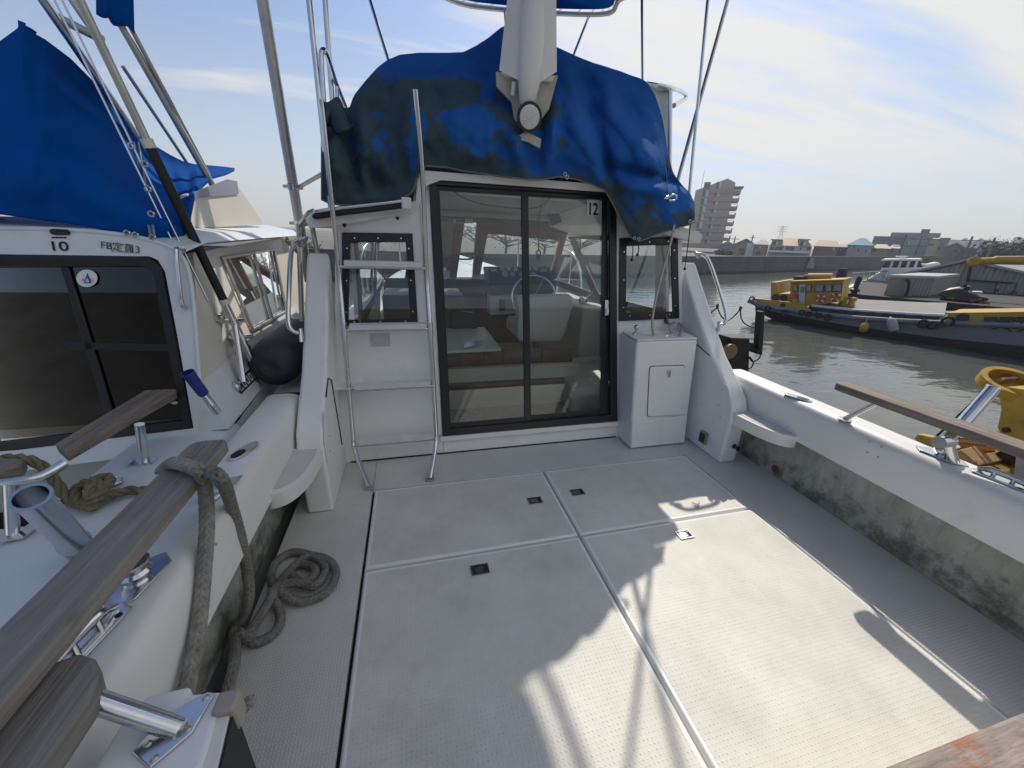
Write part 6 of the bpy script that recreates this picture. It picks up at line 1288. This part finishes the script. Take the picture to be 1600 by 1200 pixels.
for u, v in ((1282,466.5),(1305.5,464.5)):
    c = BX(u,v,.24); R = (BX(u,v-6.6,.24)-c).length
    s = MB(); n = 24; rows = []
    for i in range(n):
        a = 2*math.pi*i/n; d = BR*math.cos(a)+Vector((0,0,math.sin(a))); rows.append([c+d*R*(.78+.22*math.cos(2*math.pi*j/8))+BA*(R*.2*math.sin(2*math.pi*j/8)) for j in range(8)])
    rows.append(rows[0]); s.grid(rows, close=True); o = s.build('lifebuoy', mat('red-orange buoy', (.50,.07,.03), .5), None, smooth=60); tag(o, 'orange lifebuoy on the wheelhouse wall, %s of two' % ('left' if u < 1300 else 'right'), 'lifebuoy', 'lifebuoys on the wheelhouse')
    for k in range(4):
        s = MB(); a0 = math.pi/4+k*math.pi/2
        for sg in range(3):
            a = a0+(sg-1)*.14; d = BR*math.cos(a)+Vector((0,0,math.sin(a))); s.tube([c+d*R*(.78+.235*math.cos(2*math.pi*j/8))+BA*(R*.215*math.sin(2*math.pi*j/8)) for j in range(9)], R*.06, 4, cap=False)
        sub(s.build('reflective_band', M['white'], o), o)
s = MB(); c = BX(1350,512,-.25); s.lathe([(.001,-.15),(.08,-.12),(.11,-.05),(.11,.04),(.08,.11),(.03,.14),(.012,.18),(.012,.3),(.001,.3)], c, n=16); tag(s.build('yellow_buoy', mat('dirty yellow buoy', (.33,.26,.05), .6), None, smooth=60), 'dirty yellow float hanging on the barge side below the hold', 'buoy')
s = MB(); c = BX(1394,506,-.22); s.lathe([(.001,-.24),(.10,-.22),(.12,-.1),(.11,.08),(.05,.16),(.001,.22)], c, (0,.5,.8), n=14); tag(s.build('grey_fender', mat('grey fender', (.28,.28,.30), .6), None, smooth=60), 'grey cylinder fender hanging tilted on the barge side', 'fender')

# ================================================================== PONTOON, SHEDS, JET SKI, CRUISER
def corr(name, base, per, r):
    m = mat(name, base, .5, noise_amt=.12, noise_scale=1.2, dirt=tuple(c*.6 for c in base), dirt_scale=1.5, dirt_pos=(.58,.85), dirt_stretch=(2,2,.4)); t, N, L, b = nodes_of(m)
    tcn = N('ShaderNodeTexCoord'); dt = N('ShaderNodeVectorMath'); dt.operation = 'DOT_PRODUCT'; L(tcn.outputs['Object'], dt.inputs[0]); dt.inputs[1].default_value = r*(2*math.pi/per)
    sn = N('ShaderNodeMath'); sn.operation = 'SINE'; L(dt.outputs['Value'], sn.inputs[0])
    bp = N('ShaderNodeBump'); bp.inputs['Strength'].default_value = 1; bp.inputs['Distance'].default_value = per*.16; L(sn.outputs[0], bp.inputs['Height']); L(bp.outputs[0], b.inputs['Normal']); return m
PX_, PA, PR = facing(1440, 480, 20.5)
M['corr'] = corr('corrugated cladding', (.34,.34,.33), .2, PR+PA*.7); M['corr2'] = corr('corrugated cladding, paler', (.38,.38,.365), .3, PR+PA*.5)
PX_, PA, PR = facing(1440, 480, 20.5)
s = MB(); s.prism([PX_(1306,457),PX_(1600,483),PX_(1780,500),PX_(1780,512),PX_(1600,492),PX_(1306,464)], tuple(PA*14)); tag(s.build('pontoon', mat('dark pontoon timber', (.03,.032,.03), .8, noise_amt=.4, noise_scale=2), None), 'long dark floating pontoon behind the barge, carrying the sheds', 'pontoon')
SX, SA, SR = facing(1427, 450, 22.0)
zt = SX(1427,434.5).z; K0 = pz(1391,433.5,zt); K1 = pz(1463,435.5,zt); K2 = pz(1497,431.5,zt); K3 = K0+(K2-K1); zb = -.75
sh = thing('shed', 'small grey corrugated shed with flat roof on the pontoon', 'shed', ((K0.x+K2.x)/2,(K0.y+K2.y)/2,zb))
Zv = lambda p, z: Vector((p.x,p.y,z))
s = MB(); s.hexa([Zv(K0,zb),Zv(K1,zb),Zv(K2,zb),Zv(K3,zb),Zv(K0,zt),Zv(K1,zt),Zv(K2,zt),Zv(K3,zt)]); s.build('wall', M['corr'], sh)
cK = (K0+K2)/2; EX = lambda p: cK+(p-cK)*1.06
s = MB(); s.hexa([Zv(EX(p),z_) for z_ in (zt+.005,zt+.1) for p in (K0,K1,K2,K3)]); s.build('roof', mat('pale sheet roof', (.42,.42,.40), .6), sh)
s = MB(); s.tube(smoothpath([SX(1416,437,-.3),SX(1420,440,-.3),SX(1420,448,-.3),SX(1417,458,-.3),SX(1413,465,-.3)],4), .05, 6); s.build('cable', M['rubber'], sh, smooth=60)
WX, WA, WR = facing(1525, 450, 28.0)
ap_ = WX(1518,409); le = WX(1420,430); re = WX(1660,441); zb = -.9; WD = (WA*.75+WR*.66).normalized()*16
wh = thing('warehouse', 'large grey corrugated warehouse with low gable behind the pontoon', 'warehouse', (ap_.x+WA.x*6,ap_.y+WA.y*6,zb))
s = MB(); s.prism([Zv(le,zb),Zv(re,zb),re,ap_,le], tuple(WD)); s.build('wall', M['corr2'], wh)
for e_ in (le, re):
    s = MB(); q = e_+(e_-ap_)*.05; h_ = Vector((0,0,.03)); h2 = Vector((0,0,.13)); f_ = -WD.normalized()*.25; s.prism([ap_+f_+h_,q+f_+h_,q+f_+h2,ap_+f_+h2], tuple(WD*1.02)); s.build('roof', mat('light sheet roof', (.40,.41,.42), .5, noise_amt=.1, noise_scale=2), wh)
s = MB(); s.tube([WX(1518,410,-.05),WX(1512,440,-.05)], .05, 6); s.build('downpipe', M['hulld'], wh)
s = MB(); s.prism([WX(1512.5,436.5,-.06),WX(1584.5,441,-.06),WX(1584,443.3,-.06),WX(1512.3,438.5,-.06)], tuple(WA*-.12)); s.build('door_track', M['hulld'], wh)
s = MB(); s.prism([WX(1512,440,-.05),WX(1557,442,-.05),WX(1549,468,-.05),WX(1504,464,-.05)], tuple(WA*-.06)); s.build('sliding_door', mat('smooth grey door', (.27,.27,.26), .6, noise_amt=.15, noise_scale=1), wh)
s = MB(); s.prism([WX(1559,443,-.05),WX(1585,444,-.05),WX(1580,474,-.05),WX(1551,470,-.05)], tuple(WA*-.05)); s.build('sliding_door', M['corr2'], wh)
for p_ in (((1559,452),(1553,457),(1560,455)),((1584,454),(1577,460),(1588,459))): s = MB(); s.tube([WX(*p_[0],-.2),WX(*p_[1],-.2)], .035, 5); s.tube([WX(*p_[0],-.2),WX(*p_[2],-.2)], .03, 5); s.build('door_brace', M['hulld'], wh)
# jet ski on a trolley
JX, JA, JR = facing(1500, 465, 21.3)
c = JX(1500,472); js = thing('jet_ski', 'dark jet ski with pale seat parked on a trolley in front of the warehouse', 'jet ski', (c.x,c.y,c.z-.1))
s = MB(); prj = [(1464,460),(1472,455.5),(1480,452.5),(1498,451),(1513,456),(1530,463),(1545,466),(1545,470),(1520,472.5),(1497,471),(1480,467.5),(1470,464)]; s.prism([JX(*p) for p in prj], tuple(JA*1.1)); s.build('hull', mat('dark hull', (.02,.02,.03), .3), js, bevel=.08, seg=3)
s = MB(); s.prism([JX(1480,452,.15),JX(1499,449.5,.15),JX(1502,452,.15),JX(1484,454.5,.15)], tuple(JA*.8)); s.build('hood', mat('pinkish-white hood', (.6,.55,.52), .4), js, bevel=.04); s = MB(); s.prism([JX(1514,457,.2),JX(1520,455.5,.2),JX(1535,456,.2),JX(1536,458.5,.2),JX(1520,460,.2)], tuple(JA*.5)); s.build('seat', mat('pale seat', (.55,.48,.45), .6), js, bevel=.04)
s = MB(); s.prism([JX(1502,452,.2),JX(1514,447,.2),JX(1517,449,.2),JX(1511,457,.2),JX(1505,456,.2)], tuple(JA*.7)); s.tube([JX(1508,447,-.1),JX(1508,447,1.1)], .05, 8); s.build('steering', M['plastic'], js); s = MB(); s.prism([JX(1478,464.5,-.01),JX(1491,465.5,-.01),JX(1491,467,-.01),JX(1480,466,-.01)], tuple(JA*-.02)); s.build('green_stripe', mat('lime stripe', (.35,.45,.05), .5), js)
s = MB(); s.tube([JX(1485,474.5,.2),JX(1543,477.5,.2)], .05, 6); s.tube([JX(1485,474.5,.9),JX(1543,477.5,.9)], .05, 6)
for u in (1498,1516,1530): s.tube([JX(u,470.5,.1),JX(u,476,.1)], .05, 6)
s.tube([JX(1516,470.5,.0),JX(1534,468,.0)], .05, 6); s.build('trolley', mat('red trolley', (.30,.06,.045), .6), js)
# white cruiser behind the shed
CXp, CA, CR = facing(1400, 440, 30.0)
c = CXp(1380,462); cr = thing('motor_yacht', 'big white motor yacht moored behind the small grey shed', 'yacht', (c.x+CA.x*2,c.y+CA.y*2,WL))
def cp_(pts, depth, name, matl, dx=0.0, bevel=.05, par=None):
    s = MB(); s.prism([CXp(*p,dx) for p in pts], tuple(CA*depth)); return s.build(name, matl, par or cr, bevel=bevel)
cp_([(1317,452),(1332,447.5),(1400,443),(1520,444),(1520,472),(1332,467.5),(1322,463)], 4.2, 'hull', M['white'])
cp_([(1330,447.5),(1347,441.5),(1374,425.5),(1386,427),(1396,441),(1400,444)], 3.2, 'trunk_cabin', M['white'], .4)
cp_([(1374,425.5),(1378,418.5),(1450,418),(1470,428),(1470,444),(1396,444)], 3.4, 'superstructure', M['white'], .3)
cp_([(1378,419),(1384,407.5),(1437,406.8),(1442,419)], 3.0, 'wheelhouse_glass', mat('dark green glass', (.02,.035,.04), .08), .5, .02)
cp_([(1375,406.8),(1380,404.8),(1441,404.2),(1441,407.6),(1380,408)], 3.4, 'roof', M['white'], .3, .03)
for u in (1394,1407,1420,1432): s = MB(); s.tube([CXp(u+1,407,.48),CXp(u-3,419,.48)], .06, 5); s.build('window_post', M['white'], cr)
cp_([(1399,400),(1419,400),(1419,401.8),(1400,402)], .7, 'radar', M['white'], 1.5, .03); cp_([(1405,402),(1414,402),(1417,405),(1403,405)], .6, 'radar_base', M['white'], 1.5, .03); cp_([(1441,404.8),(1451,404.4),(1451,406),(1441,406.6)], .3, 'davit', M['black'], 1.2, .02)
cp_([(1434,419),(1436,412),(1448,413),(1464,409.5),(1471,412),(1468,418)], 1.6, 'tender', M['white'], .8, .08)
cp_([(1352,446),(1390,444.5),(1390,452),(1372,451),(1349,449)], .05, 'hull_window', mat('smoked hull window', (.04,.045,.055), .1), -.04, .0); cp_([(1342,441),(1360,436),(1388,439),(1390,442)], .03, 'side_stripe', mat('grey-blue stripe', (.3,.33,.42), .4), -.0, 0)  # grey-blue strip along the trunk cabin side
for k in range(7):
    s = MB(); a_ = CXp(1325+9*k,448-.5*k,.2); s.tube([a_,a_+Vector((0,0,.75))], .025, 5); s.build('rail_post', M['steel'], cr)
s = MB(); s.tube([CXp(1325,448,.2)+Vector((0,0,.75)),CXp(1379,445,.2)+Vector((0,0,.75))], .03, 5); s.build('bow_rail', M['steel'], cr)
# piles, dark mooring post, boom
s = MB(); p_ = PX_(1317.5,421,-2.0); s.lathe([(.16,0),(.16,p_.z-WL),(.14,p_.z-WL+.04)], (p_.x,p_.y,WL), n=14); tag(s.build('mooring_pile', M['hulld'], None, smooth=50), 'thick black mooring pile rising behind the barge wheelhouse', 'pile')
s = MB(); p_ = PX_(1335,456,.2); s.lathe([(.10,-.5),(.10,.0),(.16,.02),(.16,.10),(.08,.14),(.09,.5),(.05,.6)], p_, n=10); s.tube([p_+Vector((0,.3,-.35)),p_+Vector((0,-.3,-.3))], .12, 6); tag(s.build('mooring_bitt', M['black'], None, smooth=50), 'small black mooring bitt on the pontoon left of the shed', 'bollard')
s = MB(); a_ = PX_(1522,408.5,3); b_ = PX_(1560,407.5,3); c_ = PX_(1900,411,3); s.tube([a_,b_], .13, 8); s.tube([b_,c_], [.13,.16], 8); bm_ = s.build('crane_boom', M['yellow'], None, smooth=50); tag(bm_, 'long yellow crane boom lying level in front of the warehouse gable', 'crane')
s = MB(); s.lathe([(.12,-.15),(.19,-.1),(.19,.1),(.12,.15)], a_, PA, n=14); sub(s.build('boom_head', M['yellow'], bm_), bm_); s = MB(); s.tube([PX_(1550,405.5,3),PX_(1556,403,3),PX_(1900,401,3)], .07, 6); sub(s.build('boom_jib', mat('tan boom', (.45,.34,.2), .6), bm_), bm_)

# ================================================================== BLACK GUIDE FRAME AND CHAIN BESIDE US
yd = 5.5
def DY(u, v, dy=0.0): return py(u, v, yd+dy)
c = DY(1155,560); gd = thing('pontoon_guide', 'black steel guide frame with upright arm standing in the water to starboard', 'steel frame', (c.x,yd,WL))
bk = mat('black bitumen steel', (.012,.012,.014), .6, noise_amt=.4, noise_scale=9)
s = MB(); s.prism([DY(1143,528),DY(1172,529),DY(1170,600),DY(1140,600)], (0,.35,0)); s.build('pile', bk, gd, bevel=.02)
s = MB(); s.prism([DY(1118,521,.05),DY(1190,540,.05),DY(1190,551,.05),DY(1118,533,.05)], (0,.22,0)); s.build('beam', bk, gd, bevel=.01); s = MB(); s.prism([DY(1126,552,.02),DY(1160,560,.02),DY(1160,566,.02),DY(1126,560,.02)], (0,.2,0)); s.build('beam', bk, gd, bevel=.01)
s = MB(); s.prism([DY(1189,487),DY(1195.5,487),DY(1192,546),DY(1184.5,546)], (0,.12,0)); s.build('upright', bk, gd, bevel=.01); s = MB(); s.tube([DY(1187,500,.05),DY(1184,542,.05)], .02, 6); s.build('guide_bar', bk, gd)
s = MB(); s.lathe([(.05,-.04),(.14,-.03),(.14,.03),(.05,.04)], DY(1140,549,-.05), (0,1,0), n=16); s.build('pulley', mat('rusty brass pulley', (.28,.19,.08), .6, .3), gd, smooth=40)
s = MB(); s.tube(smoothpath([DY(1190,550,-.02),DY(1186,560,-.03),DY(1176,565,-.03),DY(1170,558,-.03)],4), .012, 5); s.tube(smoothpath([DY(1171,557,-.03),DY(1177,566,-.03),DY(1173,575,-.03),DY(1165,577,-.03)],4), .012, 5); s.build('loose_wire', bk, gd)
s = MB(); s.prism([DY(1183,547,.03),DY(1192,546,.03),DY(1191,555,.03),DY(1182,553,.03)], (0,.2,0)); s.build('foot', bk, gd, bevel=.01)
yc = 7.0
s = MB(); CY = lambda u, v: py(u, v, yc)
s.tube(smoothpath([CY(1108,492),CY(1115,485),CY(1121,480)],5)+smoothpath([CY(1121,480),CY(1127,494),CY(1137,500.5),CY(1147,494),CY(1157,483)],6)[1:]+smoothpath([CY(1157,483),CY(1158,496),CY(1164,506),CY(1176,511),CY(1188,508)],6)[1:], .014, 6)
for u, v in ((1121,478.5),(1157,482)): s.lathe([(.02,-.06),(.03,0),(.02,.05)], CY(u,v), n=8)
tag(s.build('sagging_chain', bk, None, smooth=60), 'thin black chain sagging between posts in front of the water', 'chain')

# ================================================================== RUSTY YELLOW WORK BOAT BESIDE US
XY = 4.3
def YX(u, v, dx=0.0): return px(u, v, XY+dx)
M['yrust'] = mat('rusty yellow steel', (.48,.30,.035), .6, noise_amt=.25, noise_scale=4, dirt=(.16,.075,.03), dirt_scale=5, dirt_pos=(.5,.7), bump=.25, bump_scale=12)
M['ply'] = mat('tan plate', (.48,.30,.14), .7, noise_amt=.2, noise_scale=5, dirt=(.2,.08,.05), dirt_scale=4, dirt_pos=(.52,.62))
c = YX(1540,720); yb_ = thing('work_barge', 'rusty yellow steel work barge lying close to starboard, cut by the right edge', 'barge', (XY+1,c.y,WL))
s = MB(); s.prism([YX(1424,690),YX(1560,745),YX(1700,800),YX(1700,900),YX(1424,760)], (2.2,0,0)); s.build('hull', M['yrust'], yb_)
s = MB(); zz = YX(1424,690).z+.01; pts = [YX(1424,690),YX(1560,745),YX(1700,800)]; s.grid([pts,[q+Vector((2.2,0,.0)) for q in pts]]); s.build('deck', M['yrust'], yb_)
def yp(pts, ex, name, matl, dx=0, bevel=.008):
    s = MB(); s.prism([YX(*p,dx) for p in pts], ex); return s.build(name, matl, yb_, bevel=bevel)
yp([(1428,686),(1433,678),(1460,684),(1462,700),(1440,693)], (.08,0,0), 'coaming_plate', M['yrust'], .0)
yp([(1431,681),(1552,690),(1556,708),(1500,712),(1450,697)], (0,0,.02), 'hatch_plate', M['ply'], .25)
yp([(1500,702),(1530,728),(1518,733),(1478,714)], (.3,0,.02), 'loose_plate', M['ply'], .05)
yp([(1560,612),(1576,604),(1610,610),(1610,735),(1556,722),(1566,690),(1558,668),(1564,640)], (.55,0,0), 'stanchion', M['yrust'], .35)
s = MB(); q0 = YX(1578,604,.5); s.lathe([(.17,-.03),(.20,-.02),(.20,.06),(.16,.06),(.15,-.02)], q0, (-.2,-.3,1), n=20); s.build('top_collar', M['yrust'], yb_, smooth=40)
s = MB(); s.prism([YX(1547,598,.4),YX(1563,590,.4),YX(1566,593,.4),YX(1551,602,.4)], (.3,0,0)); s.build('collar_lip', M['ply'], yb_); MB().lathe([(.06,-.01),(.06,.012)], YX(1571,716,.34), (-1,0,0), n=14).build('lightening_hole', M['black'], yb_); MB().lathe([(.022,-.01),(.022,.012)], YX(1572,672,.34), (-1,0,0), n=12).build('lightening_hole', M['black'], yb_)
s = MB(); s.tube([YX(1548,602,.4),YX(1448,696,.2)], .009, 6); s.build('wire_stay', M['black'], yb_)
yp([(1585,700),(1620,690),(1620,760),(1580,745)], (.4,0,0), 'canvas_sack', mat('grey canvas sack', (.38,.37,.38), .9, noise_amt=.3, noise_scale=12), -.1, .03)
# ================================================================== AIR
s = MB(); s.box(-260, 800, -45, 720, -2.2, 42)
hm = bpy.data.materials.new('haze'); hm.use_nodes = True; t = hm.node_tree; t.nodes.clear()
o_ = t.nodes.new('ShaderNodeOutputMaterial'); pv = t.nodes.new('ShaderNodeVolumePrincipled'); pv.inputs['Color'].default_value = (.86,.90,.96,1); pv.inputs['Density'].default_value = .0010; pv.inputs['Anisotropy'].default_value = .3
t.links.new(pv.outputs[0], o_.inputs['Volume'])
tag(s.build('haze', hm, None), kind='stuff')
